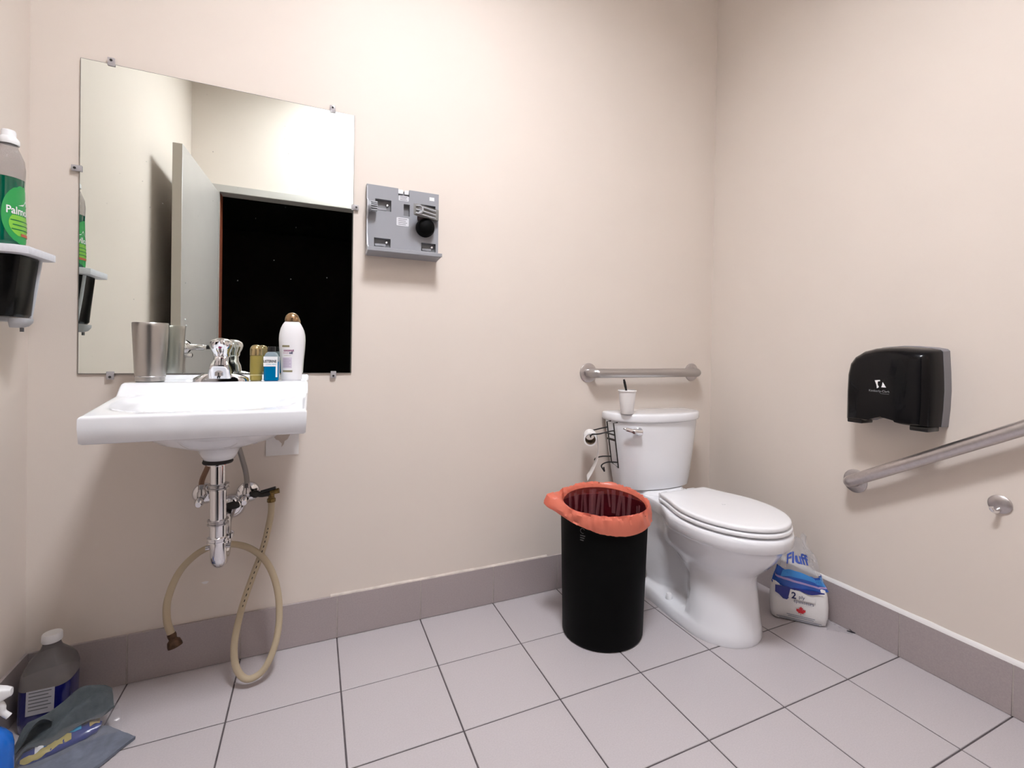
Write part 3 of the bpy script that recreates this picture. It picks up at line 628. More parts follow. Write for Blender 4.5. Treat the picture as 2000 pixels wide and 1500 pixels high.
# right arm: ribbed bracket reaching inwards, with round end and dark spring housing behind
am = NB(); P_ = [(.625, -.030), (.603, -.030), (.600, -.034), (.540, -.066), (.528, -.074), (.525, -.081), (.532, -.083), (.545, -.078), (.607, -.044), (.625, -.040)]
prism(am, P_, 'z', 1.508, 1.548, .0015); arm = link('roll_arm', am, mat('arm_grey', (.21, .205, .195), .45), td)
for z in (1.513, 1.526, 1.540):
    bm = NB(); tube(bm, [(.612, -.0475, z), (.545, -.0815, z), (.532, -.0865, z)], .0022, 8); link('rib', bm, GREYL, arm)
bm = NB(); d_ = Vector((-.46, -.88, 0)); lathe(bm, (.5465, -.077, 1.528), [(.0155, 0), (.0155, .010), (.0125, .010), (.0125, .003), (.001, .003)], 28, d_); link('round_boss', bm, GREYL, arm)
bm = NB(); lathe(bm, (.575, -.0205, 1.515), [(.026, 0), (.026, .008), (.020, .022), (.012, .030)], 28, (0, -1, 0)); hs_ = link('spring_housing', bm, mat('dark_red_plastic', (.035, .008, .006), .4), td)
bm = NB(); lathe(bm, (.578, -.0205, 1.478), [(.034, 0), (.034, .012), (.030, .030), (.016, .040)], 28, (0, -1, 0)); link('spring_drum', bm, BLACKM, td)
for x, z, w_, h_, n_ in ((.4995, 1.578, .036, .019, 3), (.497, 1.492, .044, .030, 4)):
    bm = NB(); prism(bm, rrect(x-w_/2, x+w_/2, z-h_/2, z+h_/2, .003, 3), 'y', -.0202, -.0207); l_ = link('sticker', bm, mat('sticker_white', (.66, .66, .70), .5), td)
    bm = NB()
    for k in range(n_): zz = z+h_/2-h_*(k+.8)/(n_+.6); box(bm, (x-w_*.36, -.0208, zz-.0009), (x+w_*(.36-.1*(k % 2)), -.0210, zz+.0009))
    link('print', bm, GREYD, l_)
bm = NB(); box(bm, (.594, -.0202, 1.584), (.612, -.0206, 1.597)); link('sticker', bm, WHITEP, td)
for x in (.405, .560):
    bm = NB(); lathe(bm, (x, -.006, Z1-.001), [(.008, 0), (.007, .003), (.002, .004)], 14); link('top_boss', bm, GREYL, td)

# ================================================================== GRAB BARS
def grab(name, label, P, n_wall, flips, r=.0205):
    base = Vector(P[0]); t = thing(name, label, 'grab bar', (P[0][0], P[0][1], P[0][2]))
    bm = NB(); tube(bm, P, r, 20, sm=6); link('bar', bm, STEEL if n_wall[1] else NICKEL, t)
    for c in flips:
        bm = NB(); lathe(bm, c, [(.043, 0), (.043, .003), (.039, .0055), (r+.001, .006)], 36, n_wall); fl = link('flange', bm, NICKEL, t)
    return t
c0, c1 = (1.312, 0, .934), (1.908, 0, .935)
grab('grab_bar', 'short horizontal steel grab bar above the toilet tank', [(c0[0], -.004, c0[2]), (c0[0], -.03, c0[2]), (c0[0]+.012, -.050, c0[2]), (c0[0]+.04, -.056, c0[2]), (c0[0]+.2, -.056, c0[2]), (c1[0]-.2, -.056, c1[2]), (c1[0]-.04, -.056, c1[2]), (c1[0]-.012, -.050, c1[2]), (c1[0], -.03, c1[2]), (c1[0], -.004, c1[2])], (0, -1, 0), [(c0[0], -.0003, c0[2]), (c1[0], -.0003, c1[2])])
a0 = Vector((XW, -.722, .562)); a1 = Vector((XW, -1.42, .960)); dg = (a1-a0).normalized(); wx = Vector((-1, 0, 0))
grab('grab_bar', 'long sloping steel grab bar on the wall below the black dispenser', [a0+wx*.004, a0+wx*.03, a0+wx*.050+dg*.012, a0+wx*.056+dg*.04, a0+wx*.056+dg*.2, a1+wx*.056-dg*.2, a1+wx*.056-dg*.04, a1+wx*.05-dg*.012, a1+wx*.03, a1+wx*.004], (-1, 0, 0), [a0+wx*.0003, a1+wx*.0003])
# coat hook
hk = thing('wall_hook', 'small oval nickel hook plate under the sloping grab bar', 'hook', (XW, -1.134, .596))
bm = NB(); lathe(bm, (XW-.0003, -1.134, .597), [(.027, 0), (.027, .004), (.022, .0075), (.010, .009), (.001, .009)], 36, (-1, 0, 0), sx=1.05, sy=.98); link('plate', bm, NICKEL, hk)
bm = NB(); tube(bm, [(XW-.006, -1.134, .582), (XW-.020, -1.131, .578), (XW-.030, -1.128, .582), (XW-.034, -1.126, .590)], [.007, .007, .0065, .006], 14, sm=4); link('hook', bm, CHROME, hk)

# ================================================================== BLACK TISSUE DISPENSER ON THE RIGHT WALL
bd = thing('tissue_dispenser', 'black jumbo tissue dispenser with grey back plate on the right wall', 'dispenser', (XW, -.86, .79))
YA, YB = -.735, -1.000        # far / near ends
def dout(dy, top, k):
    """outline in (y,z), inset k"""
    pts = []
    zt = 1.060-k; zb_ = .806+k*.3; ya = YA-k; yb = YB+k
    for (y, z) in ((ya, .800+k*.3), (ya, .90), (ya-.002, .96), (ya-.010, 1.000-k*.2), (ya-.026, 1.026-k*.5), (ya-.052, 1.045-k*.8), (ya-.09, 1.056-k), (-.875, zt), (-.92, zt-.001), (yb+.03, 1.054-k), (yb+.006, 1.049-k), (yb, 1.043-k), (yb-.004*(1-k*20), .98), (yb-.006*(1-k*20), .92), (yb-.004*(1-k*20), .86), (yb, .806+k*.3), (yb+.02, .803+k*.3), (yb+.062, .803+k*.3), (yb+.066, .808+k*.3), (yb+.10, .814+k*.3), (-.865, .817+k*.3), (ya-.09, .812+k*.3), (ya-.068, .804+k*.3), (ya-.062, .800+k*.3)):
        pts.append((y, z))
    return pts
bm = NB(); loft(bm, [[(XW-x, y, z) for y, z in dout(0, 0, k)] for x, k in ((.034, 0), (.075, .003), (.095, .009), (.107, .018), (.114, .030))]); cv = link('cover', bm, BLACKG, bd, sharp=50)
bm = NB(); loft(bm, [[(XW-x, y, z) for y, z in dout(0, 0, k)] for x, k in ((.0003, -.004), (.0335, -.001))]); link('back_plate', bm, mat('dispenser_grey', (.21, .205, .225), .45), bd, sharp=40)
for y0, y1 in ((YA-.008, YA-.058), (YB+.060, YB+.008)):
    bm = NB(); box(bm, (XW-.026, y0, .790), (XW-.092, y1, .806), .003); link('foot', bm, BLACKP, bd)
LX = XW-.1142
def lfn(u, v): return Vector((LX-.0006, -.860-u*1.1, .932+v*1.1))
WHT = mat('logo_white', (.85, .85, .85), .5)
bm = NB(); 
poly(bm, [lfn(*p) for p in ((-.013, .012), (.002, .014), (.003, .010), (-.004, .009), (-.004, .000), (.0, -.008), (-.006, -.012), (-.008, .0))])
poly(bm, [lfn(*p) for p in ((.010, .008), (.020, -.008), (.006, -.008), (.008, -.003))]); link('logo', bm, WHT, cv)['label'] = 'white angular logo'
text('lettering', 'Kimberly-Clark', .0095, lambda u, v: lfn(u, v-.023), mat('logo_grey', (.30, .30, .31), .5), cv, 'CENTER', 'small grey lettering')
text('lettering', 'Professional', .0050, lambda u, v: lfn(u+.016, v-.0285), mat('logo_grey2', (.16, .16, .17), .5), cv)
# ================================================================== TOILET
TX = 1.612
to = thing('toilet', 'white two-piece ceramic toilet with closed lid in the corner', 'toilet', (TX, -.35, 0))
def tank_ring(hw, yb, ys_, yf, z, n=28, p=2.25):
    pts = [(TX+hw-.012, yb, z), (TX-hw+.012, yb, z), (TX-hw, yb-.012, z)]
    for k in range(n+1):
        a = PI*k/n; c_, s_ = math.cos(a), math.sin(a)
        pts.append((TX-hw*math.copysign(abs(c_)**(2/p), c_), ys_-(ys_-yf)*abs(s_)**(2/p), z))
    pts.append((TX+hw, yb-.012, z)); return pts
bm = NB(); loft(bm, [tank_ring(hw, yb, ys_, yf, z) for z, hw, yb, ys_, yf in ((.432, .168, -.03, -.085, -.178), (.436, .178, -.025, -.085, -.186), (.47, .186, -.022, -.082, -.192), (.60, .208, -.02, -.076, -.202), (.715, .224, -.02, -.070, -.209), (.727, .224, -.02, -.070, -.209))])
tank = link('tank', bm, PORC, to, sharp=50)
bm = NB(); loft(bm, [tank_ring(hw, yb, -.07, yf, z) for z, hw, yb, yf in ((.7285, .229, -.014, -.214), (.731, .234, -.010, -.219), (.738, .236, -.009, -.221), (.757, .236, -.009, -.221), (.763, .233, -.012, -.218), (.7655, .226, -.018, -.210), (.7665, .18, -.03, -.17))]); link('tank_lid', bm, PORC, to, sharp=60)
# flush lever
bm = NB(); lc = Vector((TX-.152, -.176, .692)); nn = Vector((-.35, -.93, 0)).normalized()
lathe(bm, lc+nn*.0, [(.017, -.01), (.017, .006), (.012, .010), (.009, .016), (.009, .024)], 24, nn)
tn = Vector((-.93, .35, 0)).normalized()
tube(bm, [lc+nn*.020-tn*.006, lc+nn*.022+tn*.016+Vector((0, 0, .002)), lc+nn*.022+tn*.045+Vector((0, 0, .009)), lc+nn*.018+tn*.072+Vector((0, 0, .016))], [.012, .0125, .009, .004], 16, sm=5); link('flush_lever', bm, CHROME, to)
# bowl: rings described by half width along y
def sstep(a, b, x): t = max(0, min(1, (x-a)/(b-a))); return t*t*(3-2*t)
YST = [0, .006, .018, .04, .075, .12, .18, .25, .32, .40, .48, .56, .64, .72, .80, .87, .93, .97, 1.0]
def bowl_ring(z, hw, yf, yc, rear, yr, waist=None):
    L = []
    for t in YST:
        y = yf+(yr-yf)*t
        if y < yc: w_ = hw*math.sqrt(max(0, 1-((yc-y)/(yc-yf))**2.15))
        else: w_ = rear+(hw-rear)*(1-sstep(yc+.06, yc+.24, y))
        if waist:
            w_ *= 1-waist[0]*sstep(waist[1], waist[1]+.05, y)*(1-waist[3]*sstep(waist[2], waist[2]+.07, y))
        if t > .95: w_ *= 1-.25*((t-.95)/.05)**2
        L.append((y, max(w_, .0008)))
    return [(TX-w_, y, z) for y, w_ in L]+[(TX+w_, y, z) for y, w_ in reversed(L)]
BR = [(.0005, .143, -.640, -.47, .130, -.155, None), (.012, .146, -.643, -.47, .132, -.152, None), (.038, .143, -.641, -.47, .128, -.152, None), (.048, .140, -.640, -.47, .122, -.152, (.06, -.455, -.31, .2)),
      (.054, .138, -.639, -.47, .112, -.150, (.42, -.455, -.31, .62)), (.066, .136, -.638, -.47, .104, -.148, (.50, -.455, -.31, .75)), (.10, .130, -.634, -.47, .098, -.135, (.52, -.455, -.32, .90)), (.15, .122, -.629, -.475, .094, -.11, (.48, -.455, -.33, 1.0)), (.20, .114, -.626, -.475, .092, -.09, (.38, -.445, -.35, 1.0)),
      (.228, .113, -.630, -.47, .091, -.08, (.26, -.42, -.33, 1.0)), (.250, .122, -.645, -.47, .092, -.07, (.12, -.40, -.30, 1.0)), (.275, .140, -.672, -.475, .094, -.065, None), (.31, .160, -.702, -.48, .099, -.06, None), (.345, .172, -.724, -.485, .105, -.055, None),
      (.360, .176, -.732, -.49, .109, -.055, None), (.366, .183, -.744, -.492, .113, -.052, None), (.374, .1885, -.754, -.495, .117, -.05, None), (.402, .1890, -.757, -.498, .120, -.048, None), (.413, .186, -.754, -.498, .121, -.048, None), (.417, .178, -.745, -.498, .119, -.050, None)]
bm = NB(); loft(bm, [bowl_ring(*r) for r in BR]); bowl = link('bowl', bm, PORC, to, sharp=62)
# deck under the tank
bm = NB(); loft(bm, [tank_ring(hw, -.04, -.10, yf, z) for z, hw, yf in ((.40, .118, -.22), (.418, .124, -.226), (.4315, .120, -.205))]); link('tank_deck', bm, PORC, bowl)
bm = NB(); loft(bm, [tank_ring(.120, -.05, -.09, -.175, .4312), tank_ring(.150, -.04, -.085, -.178, .4325)]); link('tank_gasket', bm, GREYD, tank)
for s in (-1, 1):
    bm = NB(); lathe(bm, (TX+s*.110, -.335, .044), [(.0145, 0), (.0145, .004), (.0115, .022), (.009, .025), (.001, .0255)], 20); link('bolt_cap', bm, SEAT, to)
def seat_ring(z, k, yb=-.272, hb=.128, n=20):
    yc, yf, hw = -.505, -.752, .184; out = []; yb -= k; hb -= k*.8; yf += k; hw -= k
    for i in range(n+1):
        a = PI*i/n; out.append((TX-hw*math.cos(a), yc-(yc-yf)*math.sin(a)**.97, z))
    side = []
    for t in (.15, .3, .45, .6, .72, .82, .9, .95, .98):
        y = yc+(yb-yc)*t; w_ = hb+(hw-hb)*(math.cos(t*PI)*.5+.5)**.9; 
        if t > .9: w_ -= .005*((t-.9)/.08)**2
        side.append((w_, y))
    out += [(TX+w_, y, z) for w_, y in side]+[(TX+side[-1][0]-.006, yb, z), (TX-side[-1][0]+.006, yb, z)]+[(TX-w_, y, z) for w_, y in reversed(side)]
    return out
bm = NB(); loft(bm, [seat_ring(z, k) for z, k in ((.4205, .018), (.4222, .016), (.4232, .003), (.4245, .001), (.428, 0), (.4345, .0008), (.4362, .003), (.4372, .018))]); seat = link('seat', bm, SEAT, to, sharp=60)
bm = NB(); loft(bm, [seat_ring(z, k) for z, k in ((.4385, .022), (.4410, .020), (.4418, .006), (.4430, .0045), (.447, .004), (.4525, .0045), (.4552, .0065), (.4567, .011), (.4575, .022), (.4590, .07), (.4595, .12))]); lid = link('seat_lid', bm, SEAT, to, sharp=60)
for s in (-1, 1):
    bm = NB(); box(bm, (TX+s*.075-.022, -.262, .4205), (TX+s*.075+.022, -.242, .446), .004, 2); link('hinge', bm, SEAT, seat)
bm = NB(); lathe(bm, (TX, -.50, .4600), [(.006, 0), (.006, .0012), (.002, .0018)], 14); link('lid_bumper', bm, SEAT, lid)

# paper cup with a dark handle inside
cx, cy, cz = 1.416, -.150, .7667
pc = thing('paper_cup', 'white paper cup standing on the toilet tank lid', 'cup', (cx, cy, cz))
bm = NB(); lathe(bm, (cx, cy, cz), [(.0265, 0), (.0275, .002), (.0365, .096), (.0365, .098), (.0345, .096), (.026, .006), (.002, .005)], 36); link('cup', bm, PAPER, pc, sharp=50)
bm = NB(); lathe(bm, (cx, cy, cz+.097), [(.0365, -.003), (.039, -.002), (.0395, .001), (.038, .0035), (.0355, .003)], 36, cap=False); link('rolled_rim', bm, PAPER, pc)
bm = NB(); tube(bm, [(cx+.006, cy+.002, cz+.012), (cx-.004, cy, cz+.09), (cx-.014, cy-.002, cz+.125), (cx-.020, cy-.003, cz+.146)], [.004, .0045, .0055, .0045], 10, sm=3); tag(link('brush_handle', bm, BLACKP, None, (cx, cy, cz+.008)), 'black handle sticking out of the white paper cup', 'brush')
bm = NB(); tube(bm, [(cx+.008, cy-.010, cz+.012), (cx+.018, cy+.004, cz+.099)], .0025, 8); tag(link('stirring_stick', bm, PAPER, None, (cx+.01, cy, cz+.01)), 'short white stick inside the paper cup', 'stick')

# ================================================================== WIRE ROLL HOLDER + LAST OF A ROLL
wh = thing('roll_holder', 'black wire toilet roll holder hung on the side of the tank', 'roll holder', (1.375, -.10, .56))
Y1_, Y2_ = -.075, -.125
def fx(z): return 1.366+(.722-z)*.155
bm = NB(); loop = [(fx(.722)+.02, Y1_, .7265), (fx(.722), Y1_, .725), (fx(.62), Y1_, .62), (fx(.545), Y1_, .545), (fx(.535), Y2_, .532), (fx(.62), Y2_, .62), (fx(.722), Y2_, .725), (fx(.722)+.02, Y2_, .7265)]
tube(bm, loop, .0029, 8); link('hanger_wire', bm, BLACKW, wh)
RF = Vector((1.236, -.152, .668)); RA = Vector((.50, .866, 0)).normalized(); RO = Vector((RA.y, -RA.x, 0))   # front end of the roll, axis to its back end, outward to the tank
rr = .0275; rod = Vector((0, 0, rr-.012))
def RP(s_, o, z): return RF+RA*s_+RO*o+Vector((0, 0, z))
bm = NB(); tube(bm, [(fx(.700), Y1_, .700), (fx(.700)-.012, Y1_, .700), RP(.112, .020, .022), RP(.112, .004, .018), RP(.112, .0, .012)], .0029, 8, sm=3)
tube(bm, [(fx(.690), Y2_, .690), (fx(.690)-.014, Y2_, .692), RP(-.012, .034, .026), RP(-.012, .008, .024), RP(-.012, .0, .016), RP(-.012, .0, .0125)], .0029, 8, sm=3)
tube(bm, [RP(-.012, .0, .0125), RP(.112, .0, .0125)], .0029, 8); link('roll_arm', bm, BLACKW, wh)
bm = NB(); tube(bm, [(fx(.57), Y1_-.003, .572), (1.345, Y1_-.004, .576), (1.310, Y1_-.006, .572), (1.302, Y1_-.006, .562)], .0029, 8, sm=3)
tube(bm, [(fx(.552), Y2_+.002, .555), (1.345, Y2_, .561), (1.318, Y2_-.002, .557), (1.306, Y2_-.004, .548), (1.316, Y2_-.004, .532), (1.322, Y2_-.004, .524), (1.318, Y2_-.004, .543)], .0029, 8, sm=3); link('lower_hook', bm, BLACKW, wh)
bm = NB(); box(bm, (fx(.66)-.006, Y1_+.003, .648), (fx(.66)+.001, Y2_-.003, .656)); box(bm, (fx(.68)-.006, Y1_+.003, .672), (fx(.68)+.001, Y2_-.003, .677)); link('cross_bar', bm, BLACKW, wh)
rl = thing('toilet_roll', 'nearly finished toilet paper roll hanging on the black wire holder', 'toilet roll', tuple(RP(.05, 0, -rr)))
CARD = mat('cardboard_core', (.28, .20, .13), .9)
bm = NB(); lathe(bm, RF, [(rr-.006, 0), (rr, 0), (rr, .100), (rr-.006, .100)], 36, RA, cap=False); link('paper_wrap', bm, PAPER, rl, sharp=50)
bm = NB(); lathe(bm, RF+RA*.001, [(rr-.0065, 0), (rr-.0065, .098), (rr-.008, .098), (rr-.008, 0)], 32, RA, cap=False); link('core', bm, CARD, rl)
bm = NB(); G = []
for j in range(17):
    t = j/16; o_ = rr+.0006+.006*math.sin(t*4.5)-.036*t**3+.004*t
    G.append([RP(.002+.096*i/6, o_+.0008*math.sin(i), .006-.178*t-.003*math.sin(i*.9)*t) for i in range(7)])
sheet(bm, G, .0007); link('paper_tail', bm, PAPER, rl)

# ================================================================== BIN + LINER
bx_, by_, bh_ = 1.186, -.337, .455; rb, rt_ = .147, .160
bn = thing('waste_bin', 'tall round black plastic waste bin in front of the toilet', 'bin', (bx_, by_, 0))
bm = NB(); lathe(bm, (bx_, by_, 0), [(rb-.010, .0005), (rb-.003, .003), (rb, .010), (rt_, bh_-.004), (rt_+.003, bh_-.002), (rt_+.003, bh_), (rt_-.003, bh_), (rb-.004, .012), (.002, .010)], 48); bnb = link('body', bm, BLACKM, bn, sharp=50)
def bfn(u, v, off=.0006):
    a = -2.62+u/.158; r = rb+(rt_-rb)*v/bh_+off; return Vector((bx_+r*math.cos(a), by_+r*math.sin(a), v))
EMB = mat('embossed_grey', (.10, .10, .10), .5)
bm = NB(); R_ = []
for k in range(25):
    a = .5+k/24*(2*PI-1.6); R_.append((math.cos(a), math.sin(a)))
for (c0_, s0), (c1_, s1) in zip(R_, R_[1:]): poly(bm, [bfn(c0_*.0095, .412+s0*.0095), bfn(c1_*.0095, .412+s1*.0095), bfn(c1_*.0075, .412+s1*.0075), bfn(c0_*.0075, .412+s0*.0075)])
for k in range(3): patch(bm, bfn, -.010, .010-.003*k, .394-k*.008, .397-k*.008, 5, 1)
link('printed_mark', bm, EMB, bnb)
def film(name, col, alpha, rough=.3):
    m = mat(name, col, rough, coat=.2); nt = m.node_tree; b = nt.nodes['Principled BSDF']; out = nt.nodes['Material Output']
    tr = nt.nodes.new('ShaderNodeBsdfTransparent'); tl = nt.nodes.new('ShaderNodeBsdfTranslucent'); tl.inputs[0].default_value = (*col, 1)
    m1 = nt.nodes.new('ShaderNodeMixShader'); m1.inputs[0].default_value = .35; nt.links.new(b.outputs[0], m1.inputs[1]); nt.links.new(tl.outputs[0], m1.inputs[2])
    m2 = nt.nodes.new('ShaderNodeMixShader'); m2.inputs[0].default_value = alpha; nt.links.new(tr.outputs[0], m2.inputs[1]); nt.links.new(m1.outputs[0], m2.inputs[2]); nt.links.new(m2.outputs[0], out.inputs[0]); return m
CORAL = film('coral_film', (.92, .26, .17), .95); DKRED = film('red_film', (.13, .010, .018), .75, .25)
ln = thing('bin_liner', 'coral red plastic bag lining the black waste bin', 'bin liner', (bx_, by_, .014))
NA = 180
def lin(a, k):
    """cuff profile points k 0..8 at angle a (0 = +x)"""
    c_, s_ = math.cos(a), math.sin(a)
    rid = 1-abs(noise.noise(Vector((c_*5+k*.25, s_*5, k*.35))))*2.2
    r2_ = 1-abs(noise.noise(Vector((c_*11+k*.5, s_*11, k*.7+4))))*2.4
    wv = noise.noise(Vector((c_*2.2, s_*2.2, k*.4)))*.007+rid*.0055+r2_*.0042+noise.noise(Vector((c_*26, s_*26, k*1.1)))*.0016-.004
    back = .5+.5*math.cos(a-1.35)          # 1 at the far side
    left = math.exp(-((a-PI*.90+PI) % (2*PI)-PI)**2/.045); fold = math.exp(-((a-PI*.80+PI) % (2*PI)-PI)**2/.010)
    up = .030*back**1.4*[.95, 1.0, 1.0, 1, 1, .8, .5, .3, .2][k]
    R = [.1505, .1535, .1570, .1605, .1640, .1665, .1685, .1700, .1712][k]+.004*back*(k > 4); Z = [.456, .4645, .4705, .4725, .469, .460, .449, .438, .429][k]
    if k > 5: Z += (k-5)*(.004*math.sin(a*2+1.6)+.0035*back-.003*(1-back))
    R += wv*(.8 if k > 1 else .2)+left*[0, 0, .008, .026, .044, .054, .052, .046, .036][k]-fold*[0, 0, .004, .010, .014, .014, .010, .006, 0][k]
    Z += wv*.7*(k > 1)+up+left*[0, .004, .012, .018, .016, .010, .010, .014, .020][k]+fold*[0, .002, .010, .018, .020, .016, .012, .008, .004][k]
    return Vector((bx_+R*c_, by_+R*s_, Z))
bm = NB(); loft(bm, [[lin(2*PI*i/NA, k) for i in range(NA)] for k in range(9)], cap0=False, cap1=False); link('folded_cuff', bm, CORAL, ln, sharp=34)
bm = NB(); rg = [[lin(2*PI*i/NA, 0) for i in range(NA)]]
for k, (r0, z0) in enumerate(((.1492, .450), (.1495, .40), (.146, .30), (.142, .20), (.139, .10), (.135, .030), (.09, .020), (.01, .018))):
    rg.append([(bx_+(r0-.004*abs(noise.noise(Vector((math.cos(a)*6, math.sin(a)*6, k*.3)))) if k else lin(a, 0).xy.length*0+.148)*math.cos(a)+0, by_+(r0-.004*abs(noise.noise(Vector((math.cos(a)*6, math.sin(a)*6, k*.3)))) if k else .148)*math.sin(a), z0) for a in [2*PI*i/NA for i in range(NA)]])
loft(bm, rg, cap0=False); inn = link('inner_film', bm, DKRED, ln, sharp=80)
LITE = film('pleat_film', (.62, .26, .28), .30)
random.seed(3)
for k in range(22):
    a = -.10+k*.135+random.uniform(-.06, .06); bm = NB(); z0 = random.uniform(.462, .480) if .1 < a < 2.2 else random.uniform(.44, .455); z1 = z0-random.uniform(.06, .14); w_ = random.uniform(.002, .006)
    sl = random.uniform(-.12, .12)
    G = [[(bx_+(.1468-.0022*math.sin(PI*i/3)-.004*t)*math.cos(a+sl*t+w_*(i-1.5)/.14), by_+(.1468-.0022*math.sin(PI*i/3)-.004*t)*math.sin(a+sl*t+w_*(i-1.5)/.14), z0+(z1-z0)*t) for i in range(4)] for t in (0, .33, .66, 1)]
    sheet(bm, G); link('pleat', bm, LITE, inn)

# ================================================================== PACK OF PAPER
pa = Vector((1.838, -.532, 0)); pb_ = Vector((1.966, -.678, 0)); e1 = (pb_-pa).normalized(); wd = (pb_-pa).length; en = Vector((-e1.y, e1.x, 0))
if en.x < 0: en = -en
def PK_(u, v, z): return pa+e1*u+en*v+Vector((0, 0, z))
WRAP = mat('wrapped_paper', (.80, .78, .77), .3, coat=.35, bump=.4, bscale=45, bdist=.004)
pk = thing('tissue_pack', 'open plastic pack of white paper with blue print behind the toilet', 'pack', tuple(PK_(wd/2, .035, 0)))
rings = []
PD = .078
for z, ins, sh_ in ((.001, .010, 0), (.006, .003, 0), (.03, -.002, 0), (.07, -.003, 0), (.11, 0, 0), (.138, .006, 0), (.146, .016, 0)):
    rings.append([PK_(x, y, z+.004*noise.noise(Vector((x*30, y*30, z*25)))*(z > .01)) for x, y in rrect(ins, wd-ins, ins*.8, PD-ins*.5, .022, 5)])
bm = NB(); loft(bm, rings); blk = link('paper_block', bm, WRAP, pk, sharp=60)
CLF = film('clear_film', (.80, .80, .84), .30, .08)
def bagtop(t, a):     # t 0..1 upward, a angle
    hx_ = wd/2*(1.02-.62*t**.8); hy_ = PD/2*(1.02-.55*t); cx_ = wd*(.5-.10*t); cy_ = PD*(.5-.08*t)
    c_, s_ = math.cos(a), math.sin(a); p = 3.2-1.2*t
    x = cx_+hx_*math.copysign(abs(c_)**(2/p), c_); y = cy_+hy_*math.copysign(abs(s_)**(2/p), s_)
    f = noise.noise(Vector((c_*2.5+t*2, s_*2.5, t*3)))*(.010+.02*t); fold = .007*t*math.sin(a*7+t*3)
    z = .128+.185*t+(.02*noise.noise(Vector((c_*3, s_*3, 5)))+.012*math.sin(a*3))*t
    return PK_(x+(f+fold)*c_, y+(f+fold)*s_*.7, z)
def bt_off(t, a, o):
    p = bagtop(t, a); c_ = PK_(wd*.45, PD*.45, p.z); d = (p-c_); d.z = 0; return p+d.normalized()*o
bm = NB(); loft(bm, [[bagtop(t, 2*PI*i/48) for i in range(48)] for t in [k/12 for k in range(13)]], cap0=False, cap1=False); bg = link('plastic_bag', bm, CLF, pk, sharp=80)
BLUE1 = mat('print_blue', (.015, .085, .42), .25, coat=.3); BLUE2 = mat('print_navy', (.01, .02, .22), .25, coat=.3); BLUE3 = mat('print_sky', (.04, .24, .62), .25, coat=.3); ROSE = mat('print_mauve', (.38, .30, .55), .3)
A0, A1 = PI*1.02, PI*2.06        # the front half of the bag
def band(name, m, f0, f1, o, n=26, aa=(A0, A1), par=bg):
    bm = NB(); G = [[bt_off(f0(i/n)+(f1(i/n)-f0(i/n))*j/4, aa[0]+(aa[1]-aa[0])*i/n, o) for i in range(n+1)] for j in range(5)]
    sheet(bm, G); return link(name, bm, m, par)
band('blue_band', BLUE1, lambda s: .02, lambda s: .40-.14*s+.03*math.sin(s*9), .0022)
band('sky_band', BLUE3, lambda s: .22-.10*s+.03*math.sin(s*6), lambda s: .36-.13*s+.03*math.sin(s*9), .0034, aa=(A0+.9, A1))
band('mauve_stripe', ROSE, lambda s: .19-.12*s+.02*math.sin(s*7), lambda s: .235-.13*s+.02*math.sin(s*7), .0042, aa=(A0+.3, A1-.5))
# navy wave over the front of the block
def ffn(u, v, o=.0016): return PK_(u, -.003-o, v)
bm = NB(); G = []
for i in range(13):
    u = .014+(wd-.028)*i/12; lo = .112-.030*math.exp(-((u-.052)/.02)**2)-.006*math.sin(u*60)+ (.012 if u > .08 else 0)
    G.append([ffn(u, lo+(.134-lo)*j/3, .0022) for j in range(4)])
sheet(bm, G); link('navy_wave', bm, BLUE2, blk)
bm = NB(); poly(bm, [ffn(u, v, .0030) for u, v in ((.060, .094), (.150, .088), (.150, .104), (.100, .124), (.066, .127))]); tgp = link('white_panel', bm, WRAP, blk)
text('lettering', '2', .034, lambda u, v: ffn(u+.078, v+.094, .0040), INKN, blk, 'CENTER', 'navy lettering', .0008)
text('lettering', 'ply', .018, lambda u, v: ffn(u+.105, v+.097-.05*u, .0040), INKN, blk, 'CENTER')
text('lettering', 'épaisseurs', .0165, lambda u, v: ffn(u+.112, v+.079-.03*u, .0040), INKN, blk, 'CENTER')
ML = [(0, .5), (.09, .33), (.19, .38), (.15, .13), (.27, .25), (.30, .17), (.46, .20), (.40, .07), (.46, .02), (.23, -.17), (.26, -.25), (.02, -.21), (.02, -.42)]
ML = ML+[(-x, y) for x, y in reversed(ML)][:-1]
bm = NB(); poly(bm, [ffn(.103+x*.036, .050+y*.036, .0040) for x, y in ML]); link('maple_leaf', bm, mat('leaf_red', (.55, .02, .03), .4), blk)['label'] = 'red maple leaf'
bm = NB()
for u0, u1, v0 in ((.055, .150, .030), (.060, .146, .024), (.02, .172, .016), (.03, .165, .011)):
    poly(bm, [ffn(u0, v0, .0040), ffn(u1, v0-.003, .0040), ffn(u1, v0-.0005, .0040), ffn(u0, v0+.0025, .0040)])
link('fine_print', bm, mat('grey_ink', (.22, .23, .28), .6), blk)
def bagtext(u, v):
    a = 1.51*PI+u/.075; return bt_off(.50+v*5.0, max(A0, min(A1, a)), .0025)
text('lettering', 'Fluff', .056, lambda u, v: bagtext(u, v), mat('fluff_blue', (.06, .12, .48), .3), bg, 'CENTER', 'blue lettering', .0016, .72)
bm = NB(); G = []
for i in range(12):
    t = i/11; G.append([PK_(wd-.006+.085*t, -.012+.062*j/6*(1-.55*t)+.010*t, .0012+.012*abs(math.sin(j*1.3+i*.7))*(1-t)+.03*(1-t)**3*math.sin(PI*j/6)) for j in range(7)])
sheet(bm, G); link('loose_film', bm, film('clear_film2', (.70, .68, .72), .22, .06), pk)
